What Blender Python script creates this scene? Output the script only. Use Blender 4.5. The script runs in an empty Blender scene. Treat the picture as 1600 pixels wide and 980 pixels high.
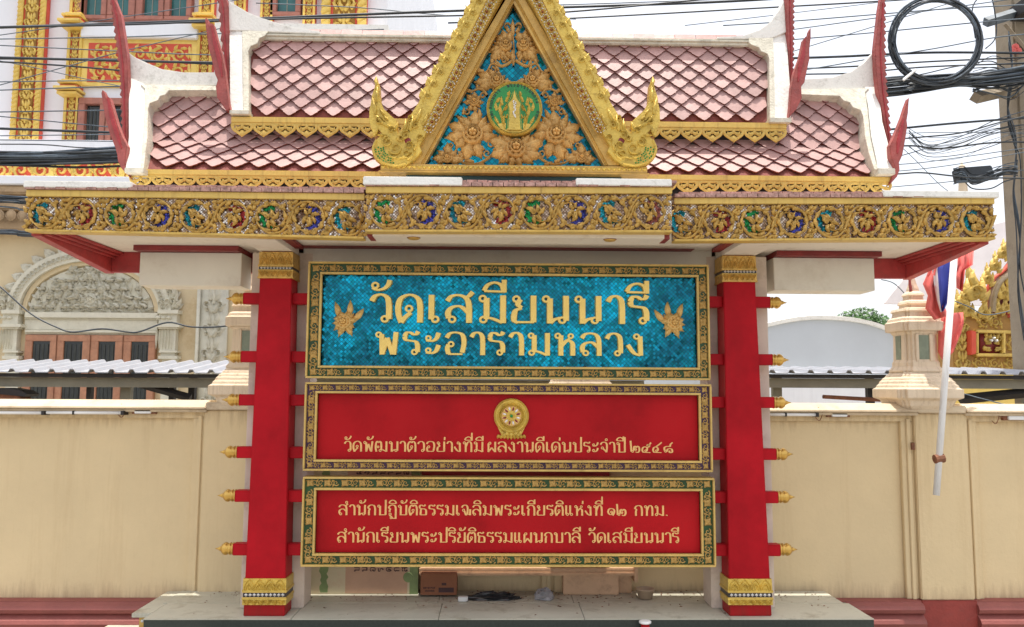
import bpy, bmesh, math, random
from mathutils import Vector, Matrix
random.seed(7)
R = math.radians
sc = bpy.context.scene
# ------------------------------------------------------------------ camera, sky, sun, exposure
F = 1256.0; PITCH = R(5.4); ROLL = R(0.30); YAW = R(-1.1); EZ = 2.1
CAMM = Matrix.Rotation(YAW, 3, 'Z') @ Matrix.Rotation(R(90) + PITCH, 3, 'X') @ Matrix.Rotation(ROLL, 3, 'Z')
cam = bpy.data.cameras.new('camera'); camo = bpy.data.objects.new('camera', cam)
sc.collection.objects.link(camo); sc.camera = camo
cam.sensor_width = 36; cam.lens = 36 * F / 1600.0; cam.clip_start = 0.05; cam.clip_end = 2000
camo.matrix_world = Matrix.Translation((0, 0, EZ)) @ CAMM.to_4x4()
SUN_EL = R(88.5); SUN_AZ = R(100)           # azimuth clockwise from +Y (behind the pavilion)
w = bpy.data.worlds.new('World'); sc.world = w; w.use_nodes = True
nt = w.node_tree; nt.nodes.clear()
sky = nt.nodes.new('ShaderNodeTexSky'); sky.sky_type = 'NISHITA'; sky.sun_disc = False
sky.sun_elevation = SUN_EL; sky.sun_rotation = SUN_AZ; sky.air_density = 1.2; sky.dust_density = 7.0; sky.ozone_density = 1.0
bg = nt.nodes.new('ShaderNodeBackground'); bg.inputs[1].default_value = 0.15
ow = nt.nodes.new('ShaderNodeOutputWorld')
hz = nt.nodes.new('ShaderNodeMix'); hz.data_type = 'RGBA'; hz.inputs['Factor'].default_value = 0.62; hz.inputs['B'].default_value = (5.3, 5.35, 5.55, 1)   # bright hazy overcast veil
nt.links.new(sky.outputs[0], hz.inputs['A']); nt.links.new(hz.outputs['Result'], bg.inputs[0]); nt.links.new(bg.outputs[0], ow.inputs[0])
sl = bpy.data.lights.new('sun', 'SUN'); sl.energy = 2.9; sl.angle = R(0.6); sl.color = (1.0, 0.95, 0.86)
so = bpy.data.objects.new('sun', sl); sc.collection.objects.link(so)
sdir = Vector((math.sin(SUN_AZ) * math.cos(SUN_EL), math.cos(SUN_AZ) * math.cos(SUN_EL), math.sin(SUN_EL)))
so.rotation_euler = sdir.to_track_quat('Z', 'Y').to_euler()
sc.view_settings.view_transform = 'Standard'; sc.view_settings.look = 'None'
sc.view_settings.exposure = 0.86; sc.view_settings.gamma = 1.0

# ------------------------------------------------------------------ helpers
def ray(px, py):
    return CAMM @ Vector(((px - 800) / F, (490 - py) / F, -1.0))
def P(px, py, Y):
    d = ray(px, py); t = Y / d.y
    return Vector((d.x * t, Y, EZ + d.z * t))
def ZZ(py, Y, px=795): return P(px, py, Y).z
def XX(px, Y, py=490): return P(px, py, Y).x
def PR(px, py, pt, n):
    d = ray(px, py); o = Vector((0, 0, EZ)); t = (pt - o).dot(n) / d.dot(n)
    return o + d * t
def PXM(Y, py=490): return (XX(1000, Y, py) - XX(600, Y, py)) / 400.0       # metres per pixel at depth Y

def catmull(pts, n=5, closed=False):
    out = []; N = len(pts)
    if N < 3 and not closed: 
        return [tuple(a + (b - a) * i / n for a, b in zip(pts[0], pts[1])) for i in range(n + 1)]
    rng = N if closed else N - 1
    for i in range(rng):
        if closed: p = [pts[(i + k) % N] for k in (-1, 0, 1, 2)]
        else: p = [pts[max(i - 1, 0)], pts[i], pts[i + 1], pts[min(i + 2, N - 1)]]
        for j in range(n):
            t = j / n; t2 = t * t; t3 = t2 * t
            out.append(tuple(0.5 * (2 * b + (c - a) * t + (2 * a - 5 * b + 4 * c - d) * t2 + (3 * b - a - 3 * c + d) * t3) for a, b, c, d in zip(*p)))
    if not closed: out.append(tuple(pts[-1]))
    return out

class MB:
    def __init__(s): s.v = []; s.f = []; s.m = []
    def add(s, vs, fs, mi=0):
        b = len(s.v); s.v.extend([tuple(q) for q in vs]); s.f.extend([tuple(b + i for i in q) for q in fs]); s.m.extend([mi] * len(fs)); return s
    def box(s, x0, x1, y0, y1, z0, z1, mi=0):
        if x1 < x0: x0, x1 = x1, x0
        if z1 < z0: z0, z1 = z1, z0
        if y1 < y0: y0, y1 = y1, y0
        return s.add([(x0,y0,z0),(x1,y0,z0),(x1,y1,z0),(x0,y1,z0),(x0,y0,z1),(x1,y0,z1),(x1,y1,z1),(x0,y1,z1)],
                     [(0,3,2,1),(4,5,6,7),(0,1,5,4),(1,2,6,5),(2,3,7,6),(3,0,4,7)], mi)
    def extr(s, pts, vec, mi=0, side=None):
        n = len(pts); pts = [Vector(p) for p in pts]; vec = Vector(vec)
        nn = Vector((0, 0, 0))
        for i in range(n): nn += pts[i].cross(pts[(i + 1) % n])
        if nn.dot(vec) > 0: pts.reverse()
        vs = pts + [p + vec for p in pts]
        s.add(vs, [tuple(range(n)), tuple(reversed(range(n, 2 * n)))], mi)
        b = len(s.v) - 2 * n; si = mi if side is None else side
        for i in range(n):
            j = (i + 1) % n; s.f.append((b + j, b + i, b + n + i, b + n + j)); s.m.append(si)
        return s
    def prism(s, pts, y0, y1, mi=0, side=None):        # (x,z) outline
        return s.extr([(x, y0, z) for x, z in pts], (0, y1 - y0, 0), mi, side)
    def ribbon(s, pts, ws, y0, d, mi=0, closed=False, top=0.8):
        n = len(pts); vs = []
        for i in range(n):
            a = pts[(i - 1) % n] if (closed or i > 0) else pts[i]; b = pts[(i + 1) % n] if (closed or i < n - 1) else pts[i]
            dx, dz = b[0] - a[0], b[1] - a[1]; l = math.hypot(dx, dz) or 1; nx, nz = -dz / l, dx / l
            hw = ws[i] / 2; x, z = pts[i][0], pts[i][1]
            vs += [(x + nx * hw, y0, z + nz * hw), (x + nx * hw * top, y0 - d, z + nz * hw * top), (x - nx * hw * top, y0 - d, z - nz * hw * top), (x - nx * hw, y0, z - nz * hw)]
        fs = []
        for i in range(n if closed else n - 1):
            a = 4 * i; b = 4 * ((i + 1) % n)
            for k in range(3): fs.append((a + k, b + k, b + k + 1, a + k + 1))
        if not closed: fs += [(0, 1, 2, 3), (4 * n - 1, 4 * n - 2, 4 * n - 3, 4 * n - 4)]
        return s.add(vs, fs, mi)
    def ridge(s, pts, ws, y0, h, mi=0, closed=False):
        n = len(pts); vs = []; wm = max(ws) or 1
        for i in range(n):
            a = pts[(i - 1) % n] if (closed or i > 0) else pts[i]; b = pts[(i + 1) % n] if (closed or i < n - 1) else pts[i]
            dx, dz = b[0] - a[0], b[1] - a[1]; l = math.hypot(dx, dz) or 1; nx, nz = -dz / l, dx / l
            hw = ws[i] / 2; x, z = pts[i][0], pts[i][1]; hh = h * (0.35 + 0.65 * ws[i] / wm)
            vs += [(x + nx * hw, y0, z + nz * hw), (x, y0 - hh, z), (x - nx * hw, y0, z - nz * hw)]
        fs = []
        for i in range(n if closed else n - 1):
            a = 3 * i; b = 3 * ((i + 1) % n)
            fs += [(a, b, b + 1, a + 1), (a + 1, b + 1, b + 2, a + 2)]
        return s.add(vs, fs, mi)
    def leaf(s, x, z, ang, L, W, y0, h, curl=0.0, mi=0, lobes=True):
        n = 7; prof = [0.35, 0.85, 0.68, 1.0, 0.7, 0.62, 0.25, 0.02] if lobes else [0.4, 0.75, 0.95, 1.0, 0.9, 0.7, 0.4, 0.02]
        pts = [(x, z)]; a = ang
        for i in range(n):
            a += curl / n; pts.append((pts[-1][0] + math.cos(a) * L / n, pts[-1][1] + math.sin(a) * L / n))
        return s.ridge(pts, [W * q for q in prof], y0, h, mi)
    def spiral(s, x, z, r0, r1, a0, turns, wd, y0, h, mi=0, seg=14):
        pts = []; ws = []
        for i in range(seg + 1):
            t = i / seg; r = r0 + (r1 - r0) * t; a = a0 + turns * 2 * math.pi * t
            pts.append((x + r * math.cos(a), z + r * math.sin(a))); ws.append(wd * (1 - 0.45 * t))
        return s.ridge(pts, ws, y0, h, mi)
    def dome(s, x, z, r, y0, h, mi=0, seg=10, rings=3):
        vs = [(x, y0 - h, z)]
        for k in range(1, rings + 1):
            a = k / rings * math.pi / 2
            for i in range(seg):
                b = 2 * math.pi * i / seg; vs.append((x + r * math.sin(a) * math.cos(b), y0 - h * math.cos(a), z + r * math.sin(a) * math.sin(b)))
        fs = [(0, 1 + (i + 1) % seg, 1 + i)[::-1] for i in range(seg)]
        for k in range(rings - 1):
            for i in range(seg):
                j = (i + 1) % seg; fs.append((1 + k * seg + i, 1 + k * seg + j, 1 + (k + 1) * seg + j, 1 + (k + 1) * seg + i)[::-1])
        return s.add(vs, fs, mi)
    def ring(s, x, z, r, wd, y0, h, mi=0, seg=24):
        return s.ridge([(x + r * math.cos(2 * math.pi * i / seg), z + r * math.sin(2 * math.pi * i / seg)) for i in range(seg)], [wd] * seg, y0, h, mi, True)
    def disc(s, x, z, r, y0, y1, mi=0, seg=24):
        return s.prism([(x + r * math.cos(2 * math.pi * i / seg), z + r * math.sin(2 * math.pi * i / seg)) for i in range(seg)], y0, y1, mi)
    def flower(s, x, z, r, leaves, y0, h, mi=0, W=0.68):
        for a, L in leaves:
            s.leaf(x + math.cos(R(a)) * r * 0.5, z + math.sin(R(a)) * r * 0.5, R(a) - 0.15, L, L * W, y0, h * 0.5, 0.3, mi)
            for f_ in (-1, 1): s.leaf(x + math.cos(R(a)) * (r * .5 + L * .35), z + math.sin(R(a)) * (r * .5 + L * .35), R(a) + f_ * .75, L * .42, L * W * .4, y0 - h * .05, h * .35, f_ * .3, mi, False)
        for k in range(8):
            a = 2 * math.pi * k / 8; s.dome(x + math.cos(a) * r * 0.66, z + math.sin(a) * r * 0.66, r * 0.36, y0 - h * 0.25, h * 0.45, mi, 8, 3)
        s.ring(x, z, r * 0.80, r * 0.34, y0 - h * 0.30, h * 0.50, mi, 16); s.ring(x, z, r * 0.50, r * 0.26, y0 - h * 0.50, h * 0.50, mi, 14)
        for k in range(5):
            a = 2 * math.pi * k / 5 + .3; s.dome(x + math.cos(a) * r * .22, z + math.sin(a) * r * .22, r * 0.24, y0 - h * 0.6, h * 0.5, mi, 8, 3)
        s.dome(x, z, r * 0.15, y0 - h * 0.9, h * 0.5, mi, 8, 2); return s
    def tube(s, pts, r, n=6, mi=0, caps=True):
        pts = [Vector(p) for p in pts]; N = len(pts); vs = []; up = Vector((0, 0, 1))
        for i in range(N):
            t = (pts[min(i + 1, N - 1)] - pts[max(i - 1, 0)]).normalized()
            u = t.cross(up); 
            if u.length < 0.05: u = t.cross(Vector((0, 1, 0)))
            u.normalize(); q = t.cross(u); rr = r[i] if isinstance(r, (list, tuple)) else r
            for k in range(n):
                a = 2 * math.pi * k / n; vs.append(pts[i] + (u * math.cos(a) + q * math.sin(a)) * rr)
        fs = []
        for i in range(N - 1):
            for k in range(n):
                j = (k + 1) % n; fs.append((i * n + k, i * n + j, (i + 1) * n + j, (i + 1) * n + k))
        if caps: fs += [tuple(reversed(range(n))), tuple(range((N - 1) * n, N * n))]
        return s.add(vs, fs, mi)
    def lathe(s, prof, org, axis, n=16, mi=0):          # prof (r,t) along axis
        org = Vector(org); ax = Vector(axis).normalized(); u = ax.orthogonal().normalized(); q = ax.cross(u); vs = []
        for r, t in prof:
            for k in range(n):
                a = 2 * math.pi * k / n; vs.append(org + ax * t + (u * math.cos(a) + q * math.sin(a)) * r)
        fs = []
        for i in range(len(prof) - 1):
            for k in range(n):
                j = (k + 1) % n; fs.append((i * n + k, i * n + j, (i + 1) * n + j, (i + 1) * n + k))
        fs += [tuple(reversed(range(n))), tuple(range((len(prof) - 1) * n, len(prof) * n))]
        return s.add(vs, fs, mi)
    def redent(s, cx, cy, prof, nt=0.14, mi=0, sc_h=0.78):         # stacked square plans with notched corners
        def plan(h):
            h = h * sc_h; a = h; b = h * (1 - nt); c = h * (1 - 2 * nt)
            q = [(a, -c), (a, c), (b, c), (b, b), (c, b), (c, a), (-c, a), (-c, b), (-b, b), (-b, c), (-a, c), (-a, -c), (-b, -c), (-b, -b), (-c, -b), (-c, -a), (c, -a), (c, -b), (b, -b), (b, -c)]
            return q
        vs = []; n = 20
        for h, z in prof: vs += [(cx + x, cy + y, z) for x, y in plan(h)]
        fs = []
        for i in range(len(prof) - 1):
            for k in range(n):
                j = (k + 1) % n; fs.append((i * n + k, i * n + j, (i + 1) * n + j, (i + 1) * n + k))
        fs += [tuple(reversed(range(n))), tuple(range((len(prof) - 1) * n, len(prof) * n))]
        return s.add(vs, fs, mi)
    def mesh(s, name, mats, smooth=False, bevel=0.0):
        me = bpy.data.meshes.new(name); me.from_pydata(s.v, [], s.f)
        for m_ in (mats if isinstance(mats, (list, tuple)) else [mats]): me.materials.append(m_)
        me.polygons.foreach_set('material_index', s.m)
        if bevel > 0:
            bm = bmesh.new(); bm.from_mesh(me)
            bmesh.ops.bevel(bm, geom=[e for e in bm.edges if e.is_manifold and e.calc_face_angle(0) > 0.6], offset=bevel, segments=2, affect='EDGES', clamp_overlap=True)
            bm.to_mesh(me); bm.free()
        me.polygons.foreach_set('use_smooth', [smooth] * len(me.polygons))
        me.update(); return me
    def build(s, name, mats, parent=None, smooth=False, bevel=0.0, **kw):
        return obj(name, s.mesh(name, mats, smooth, bevel), parent, **kw)

def obj(name, me, parent=None, loc=None, rot=None, scale=None, **kw):
    o = bpy.data.objects.new(name, me); sc.collection.objects.link(o)
    if parent is not None: o.parent = parent; 
    if parent is not None and parent.type == 'EMPTY': o.matrix_parent_inverse = Matrix.Translation(-Vector(parent.get('_o', (0, 0, 0))))
    if loc is not None: o.location = loc
    if rot is not None: o.rotation_euler = rot
    if scale is not None: o.scale = scale if isinstance(scale, (tuple, list)) else (scale,) * 3
    for k, v in kw.items(): o[k] = v
    return o
def thing(name, label, cat, loc=(0, 0, 0), group=None):
    o = bpy.data.objects.new(name, None); sc.collection.objects.link(o); o.location = loc; o.empty_display_size = .1
    o['label'] = label; o['category'] = cat; o['_o'] = list(loc)
    if group: o['group'] = group
    return o

# ------------------------------------------------------------------ materials
def mat(name, col, rough=0.6, metal=0.0, var=0.12, vs=3.0, bump=0.0, bs=40.0, dirt=None, damt=0.0, ds=6.0, streak=False, voro=False, coat=0.0, spec=None, zs=(), orand=0.0):
    m = bpy.data.materials.new(name); m.use_nodes = True; t = m.node_tree; n = t.nodes; L = t.links
    b = n['Principled BSDF']; b.inputs['Roughness'].default_value = rough; b.inputs['Metallic'].default_value = metal
    if coat: b.inputs['Coat Weight'].default_value = coat; b.inputs['Coat Roughness'].default_value = 0.15
    if spec is not None: b.inputs['Specular IOR Level'].default_value = spec
    g = n.new('ShaderNodeNewGeometry')
    no = n.new('ShaderNodeTexNoise'); no.inputs['Scale'].default_value = vs; no.inputs['Detail'].default_value = 6; no.inputs['Roughness'].default_value = .65
    L.new(g.outputs['Position'], no.inputs['Vector'])
    cr = n.new('ShaderNodeMapRange'); cr.inputs['From Min'].default_value = .3; cr.inputs['From Max'].default_value = .7
    cr.inputs['To Min'].default_value = 1 - var; cr.inputs['To Max'].default_value = 1 + var; L.new(no.outputs['Fac'], cr.inputs['Value'])
    mx = n.new('ShaderNodeVectorMath'); mx.operation = 'SCALE'; mx.inputs[0].default_value = col[:3]; L.new(cr.outputs[0], mx.inputs['Scale'])
    last = mx.outputs[0]
    if dirt is not None:
        dn = n.new('ShaderNodeTexNoise'); dn.inputs['Scale'].default_value = ds; dn.inputs['Detail'].default_value = 9; dn.inputs['Roughness'].default_value = .75
        if streak:
            mp = n.new('ShaderNodeMapping'); mp.inputs['Scale'].default_value = (3.0, 3.0, 0.18); L.new(g.outputs['Position'], mp.inputs['Vector']); L.new(mp.outputs[0], dn.inputs['Vector'])
        else: L.new(g.outputs['Position'], dn.inputs['Vector'])
        dr = n.new('ShaderNodeMapRange'); dr.inputs['From Min'].default_value = .52; dr.inputs['From Max'].default_value = .75; dr.inputs['To Max'].default_value = damt
        L.new(dn.outputs['Fac'], dr.inputs['Value'])
        mm = n.new('ShaderNodeMix'); mm.data_type = 'RGBA'; mm.inputs['B'].default_value = (*dirt, 1); L.new(dr.outputs[0], mm.inputs['Factor']); L.new(last, mm.inputs['A']); last = mm.outputs['Result']
    for (zc_, wd_, am_, cl_) in zs:            # drip stains hanging from (wd<0) or splashed above (wd>0) a height
        sx = n.new('ShaderNodeSeparateXYZ'); L.new(g.outputs['Position'], sx.inputs[0])
        zr = n.new('ShaderNodeMapRange'); zr.inputs['From Min'].default_value = zc_ + wd_; zr.inputs['From Max'].default_value = zc_; zr.inputs['To Max'].default_value = 1.0
        L.new(sx.outputs['Z'], zr.inputs['Value'])
        sn = n.new('ShaderNodeTexNoise'); sn.inputs['Scale'].default_value = 5; sn.inputs['Detail'].default_value = 8; sn.inputs['Roughness'].default_value = .7
        mp2 = n.new('ShaderNodeMapping'); mp2.inputs['Scale'].default_value = (5.0, 5.0, 0.5); L.new(g.outputs['Position'], mp2.inputs['Vector']); L.new(mp2.outputs[0], sn.inputs['Vector'])
        ml = n.new('ShaderNodeMath'); ml.operation = 'MULTIPLY'; L.new(zr.outputs[0], ml.inputs[0]); L.new(sn.outputs['Fac'], ml.inputs[1])
        r2 = n.new('ShaderNodeMapRange'); r2.inputs['From Min'].default_value = .30; r2.inputs['From Max'].default_value = .62; r2.inputs['To Max'].default_value = am_; L.new(ml.outputs[0], r2.inputs['Value'])
        m2 = n.new('ShaderNodeMix'); m2.data_type = 'RGBA'; m2.inputs['B'].default_value = (*cl_, 1); L.new(r2.outputs[0], m2.inputs['Factor']); L.new(last, m2.inputs['A']); last = m2.outputs['Result']
    if orand:
        oi = n.new('ShaderNodeObjectInfo'); r3 = n.new('ShaderNodeMapRange'); r3.inputs['To Min'].default_value = 1 - orand; r3.inputs['To Max'].default_value = 1 + orand * .6; L.new(oi.outputs['Random'], r3.inputs['Value'])
        m3 = n.new('ShaderNodeVectorMath'); m3.operation = 'SCALE'; L.new(last, m3.inputs[0]); L.new(r3.outputs[0], m3.inputs['Scale']); last = m3.outputs[0]
    L.new(last, b.inputs['Base Color'])
    if bump:
        if voro:
            bn = n.new('ShaderNodeTexVoronoi'); bn.feature = 'SMOOTH_F1'; bn.inputs['Scale'].default_value = bs; bo = bn.outputs['Distance']
        else:
            bn = n.new('ShaderNodeTexNoise'); bn.inputs['Scale'].default_value = bs; bn.inputs['Detail'].default_value = 5; bo = bn.outputs['Fac']
        L.new(g.outputs['Position'], bn.inputs['Vector'])
        bp = n.new('ShaderNodeBump'); bp.inputs['Strength'].default_value = bump; bp.inputs['Distance'].default_value = 0.01
        L.new(bo, bp.inputs['Height']); L.new(bp.outputs[0], b.inputs['Normal'])
    return m

def mosaic(name, cols, size, line=0.06, jit=0.35, rough=0.18, metal=0.75, lcol=(0.01, 0.03, 0.04)):
    m = bpy.data.materials.new(name); m.use_nodes = True; t = m.node_tree; n = t.nodes; L = t.links
    b = n['Principled BSDF']; b.inputs['Roughness'].default_value = rough; b.inputs['Metallic'].default_value = metal
    g = n.new('ShaderNodeNewGeometry'); mp = n.new('ShaderNodeMapping'); mp.inputs['Rotation'].default_value = (0, R(45), 0)
    mp.inputs['Scale'].default_value = (1 / size, 0.0, 1 / size); L.new(g.outputs['Position'], mp.inputs['Vector'])
    fl = n.new('ShaderNodeVectorMath'); fl.operation = 'FLOOR'; L.new(mp.outputs[0], fl.inputs[0])
    fr = n.new('ShaderNodeVectorMath'); fr.operation = 'FRACTION'; L.new(mp.outputs[0], fr.inputs[0])
    wn = n.new('ShaderNodeTexWhiteNoise'); L.new(fl.outputs[0], wn.inputs['Vector'])
    big = n.new('ShaderNodeTexNoise'); big.inputs['Scale'].default_value = 0.07; big.inputs['Detail'].default_value = 4; L.new(fl.outputs[0], big.inputs['Vector'])
    ad = n.new('ShaderNodeMath'); ad.operation = 'MULTIPLY_ADD'; ad.inputs[1].default_value = 1.5; ad.inputs[2].default_value = -0.42; L.new(big.outputs['Fac'], ad.inputs[0])
    av = n.new('ShaderNodeMath'); av.operation = 'MULTIPLY_ADD'; av.inputs[1].default_value = 0.34; L.new(wn.outputs['Value'], av.inputs[0]); L.new(ad.outputs[0], av.inputs[2])
    rp = n.new('ShaderNodeValToRGB'); e = rp.color_ramp.elements
    for i, c in enumerate(cols):
        q = e[0] if i == 0 else (e[1] if i == 1 else e.new(0.5))
        q.color = (*c, 1)
    for i, q in enumerate(sorted(e, key=lambda z: z.position)): pass
    k = len(cols)
    e[0].position = 0.15; e[len(e) - 1].position = 0.85
    L.new(av.outputs[0], rp.inputs['Fac'])
    sp = n.new('ShaderNodeSeparateXYZ'); L.new(fr.outputs[0], sp.inputs[0]); mn = None
    for ax in ('X', 'Z'):
        a = n.new('ShaderNodeMath'); a.operation = 'PINGPONG'; a.inputs[1].default_value = 0.5; L.new(sp.outputs[ax], a.inputs[0])
        if mn is None: mn = a
        else:
            c = n.new('ShaderNodeMath'); c.operation = 'MINIMUM'; L.new(mn.outputs[0], c.inputs[0]); L.new(a.outputs[0], c.inputs[1]); mn = c
    lt = n.new('ShaderNodeMath'); lt.operation = 'LESS_THAN'; lt.inputs[1].default_value = line; L.new(mn.outputs[0], lt.inputs[0])
    mm = n.new('ShaderNodeMix'); mm.data_type = 'RGBA'; mm.inputs['B'].default_value = (*lcol, 1); L.new(lt.outputs[0], mm.inputs['Factor']); L.new(rp.outputs[0], mm.inputs['A'])
    L.new(mm.outputs['Result'], b.inputs['Base Color'])
    sb = n.new('ShaderNodeVectorMath'); sb.operation = 'SUBTRACT'; sb.inputs[1].default_value = (.5, .5, .5); L.new(wn.outputs['Color'], sb.inputs[0])
    ms = n.new('ShaderNodeVectorMath'); ms.operation = 'MULTIPLY_ADD'; ms.inputs[1].default_value = (jit, jit, jit); L.new(sb.outputs[0], ms.inputs[0]); L.new(g.outputs['Normal'], ms.inputs[2])
    nn = n.new('ShaderNodeVectorMath'); nn.operation = 'NORMALIZE'; L.new(ms.outputs[0], nn.inputs[0]); L.new(nn.outputs[0], b.inputs['Normal'])
    return m

M_gold = mat('bright_gold_paint', (0.64, 0.45, 0.09), 0.38, 0.35, 0.2, 9, 0.6, 80, (0.20, 0.10, 0.02), 0.7, 22)
M_goldc = mat('carved_gold_paint', (0.66, 0.42, 0.11), 0.4, 0.3, 0.25, 20, 0.6, 120, (0.14, 0.06, 0.01), 0.75, 35)
M_goldd = mat('aged_gold_paint', (0.64, 0.38, 0.12), 0.45, 0.2, 0.2, 12, 0.5, 90, (0.20, 0.09, 0.025), 0.7, 30)
M_goldl = mat('gold_leaf_letters', (0.86, 0.61, 0.17), 0.36, 0.35, 0.08, 15, 0.2, 60)
M_golds = mat('dull_gold_letters', (0.78, 0.46, 0.17), 0.45, 0.25, 0.1, 40, 0.2, 60)
M_goldr = mat('gold_rail', (0.66, 0.45, 0.11), 0.45, 0.2, 0.12, 5, 0.2, 60, (0.2, 0.1, 0.03), 0.6, 9, True)
M_goldm = mat('gold_moulding', (0.52, 0.32, 0.08), 0.4, 0.3, 0.25, 7, 0.3, 50, (0.12, 0.05, 0.03), 0.6, 5)
M_brass = mat('polished_gold_finial', (0.62, 0.38, 0.09), 0.28, 0.7, 0.1, 12, 0.1, 60)
M_red = mat('red_pillar_paint', (0.385, 0.006, 0.013), 0.45, 0, 0.22, 3.5, 0.12, 30, (0.30, 0.012, 0.015), 0.6, 3, True, spec=0.12, zs=((0.73, .45, .7, (.16, .03, .02)),), )
M_redb = mat('red_board_paint', (0.385, 0.007, 0.011), 0.42, 0, 0.24, 2.0, 0.08, 50, (0.3, 0.01, 0.012), 0.5, 4, spec=0.12)
M_horn = mat('faded_red_finial_paint', (0.33, 0.075, 0.065), 0.6, 0, 0.3, 14, 0.4, 60, (0.2, 0.05, 0.04), 0.5, 20)
M_horn2 = mat('deep_red_groove_paint', (0.33, 0.03, 0.035), 0.5, 0, 0.2, 14, 0.3, 60)
M_trim = mat('dark_red_trim', (0.22, 0.022, 0.022), 0.5, 0, 0.25, 6, 0.3, 60, (0.08, 0.02, 0.02), 0.6, 8)
M_trimr = mat('weathered_red_board', (0.40, 0.045, 0.045), 0.5, 0, 0.2, 9, 0.3, 60, (0.2, 0.06, 0.05), 0.7, 12)
M_cream = mat('cream_wall_paint', (0.675, 0.53, 0.31), 0.75, 0, 0.07, 1.3, 0.25, 45, (0.46, 0.31, 0.15), 0.38, 1.6, True, zs=((2.0, -.40, .75, (.32, .21, .11)), (.66, .30, .7, (.33, .22, .13))))
M_pale = mat('pale_cream_edging', (0.82, 0.76, 0.62), 0.5, 0, 0.05, 3, 0.1, 40, (0.5, 0.42, 0.3), 0.4, 8)
M_creamt = mat('coping_stucco', (0.60, 0.49, 0.34), 0.8, 0, 0.12, 6, 0.3, 60, (0.35, 0.25, 0.15), 0.7, 9)  # plain coping stucco, base colour slightly darker than the wall paint
M_plinth = mat('dusty_maroon_plinth', (0.25, 0.07, 0.058), 0.6, 0, 0.15, 5, 0.3, 50, (0.22, 0.08, 0.06), 0.6, 8)
M_plinth2 = mat('brick_red_pier_base', (0.27, 0.04, 0.03), 0.7, 0, 0.18, 8, 0.4, 60, (0.2, 0.05, 0.04), 0.6, 14)
M_beam = mat('offwhite_beam_paint', (0.74, 0.71, 0.62), 0.7, 0, 0.05, 2, 0.2, 50, (0.45, 0.37, 0.27), 0.4, 3)
M_column = mat('stained_white_column', (0.66, 0.56, 0.47), 0.6, 0, 0.08, 3, 0.2, 50, (0.33, 0.25, 0.17), 0.7, 4)
M_soffit = mat('pale_soffit_paint', (0.76, 0.71, 0.62), 0.7, 0, 0.05, 2, 0.1, 50, (0.45, 0.36, 0.26), 0.7, 5)
M_stucco = mat('weathered_white_stucco', (0.82, 0.81, 0.76), 0.7, 0, 0.05, 5, 0.3, 60, (0.30, 0.28, 0.22), 0.6, 18)
M_stuccog = mat('grey_stained_moulding', (0.62, 0.59, 0.49), 0.8, 0, 0.2, 12, 0.4, 80, (0.2, 0.18, 0.13), 0.8, 25)
M_marble = mat('grey_veined_marble', (0.52, 0.505, 0.41), 0.45, 0, 0.18, 2.5, 0.1, 60, (0.18, 0.15, 0.09), 0.95, 5)
M_granite = mat('dark_green_granite', (0.025, 0.035, 0.03), 0.3, 0, 0.3, 60, 0.1, 90)
M_tile = mat('glazed_pink_tile', (0.42, 0.245, 0.225), 0.46, 0, 0.16, 9, 0.12, 30, (0.24, 0.13, 0.11), 0.7, 22, coat=0.0, orand=.22)
M_tilee = mat('terracotta_tile_edge', (0.19, 0.045, 0.035), 0.75, 0, 0.3, 40, 0.3, 80)
M_tileb = mat('chipped_tile_edge', (0.42, 0.24, 0.2), 0.7, 0, 0.5, 30, 0.8, 60, (0.12, 0.06, 0.05), 0.9, 25)
M_blue = mosaic('turquoise_mirror_mosaic', [(0.0, 0.085, 0.14), (0.0, 0.44, 0.68), (0.0, 0.19, 0.28)], 0.0175, 0.05, .24)
M_blue2 = mosaic('blue_mirror_mosaic_gable', [(0.0, 0.06, 0.10), (0.0, 0.36, 0.48), (0.0, 0.16, 0.22)], 0.024, 0.05)
M_silver = mosaic('silver_mosaic_shaded_gaps', [(0.10, 0.05, 0.03), (0.95, 0.92, 0.86), (0.42, 0.30, 0.20)], 0.012, 0.10, 0.6, lcol=(0.10, 0.05, 0.03))  # brown cells put the shade of the carving's recesses into the mosaic colour
def gl(nm, a, b_): return mosaic(nm, [a, b_, tuple((p + q) / 2 for p, q in zip(a, b_))], 0.011, 0.08, 0.7)
M_gl = {'t': gl('teal_glass_chips', (0, .06, .09), (0.01, .32, .38)), 'r': gl('red_glass_chips', (.14, .01, .01), (.45, .02, .02)),
        'g': gl('green_glass_chips', (0, .08, .015), (.01, .32, .06)), 'p': gl('violet_glass_chips', (.02, .02, .10), (.06, .05, .38)),
        'b': gl('maroon_glass_chips', (.12, .03, .02), (.35, .08, .05))}
M_green = mat('green_enamel', (0.01, 0.22, 0.04), 0.3, 0, 0.2, 20, 0.2, 60)
M_greenf = mat('frame_green_ground', (0.012, 0.055, 0.01), 0.4, 0, 0.4, 25)
M_purplef = mat('frame_purple_ground', (0.045, 0.012, 0.05), 0.4, 0, 0.4, 25)
M_black = mat('black_enamel', (0.015, 0.013, 0.018), 0.35, 0, 0.1)
M_pearl = mat('pearl_stud', (0.75, 0.74, 0.72), 0.25, 0.3, 0.05)
M_white = mat('white_wall_paint', (0.78, 0.80, 0.84), 0.7, 0, 0.04, 1, 0.1, 40, (0.55, 0.55, 0.58), 0.3, 2, True)
M_gilt = mat('bright_yellow_gilding', (0.78, 0.56, 0.14), 0.45, 0.15, 0.12, 8, 0.4, 50)
M_giltr = mat('vermilion_ground', (0.60, 0.075, 0.035), 0.55, 0, 0.1, 8)
M_wood = mat('orange_brown_wood', (0.44, 0.21, 0.12), 0.55, 0, 0.2, 12, 0.3, 60, (0.3, 0.08, 0.04), 0.6, 9)
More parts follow.
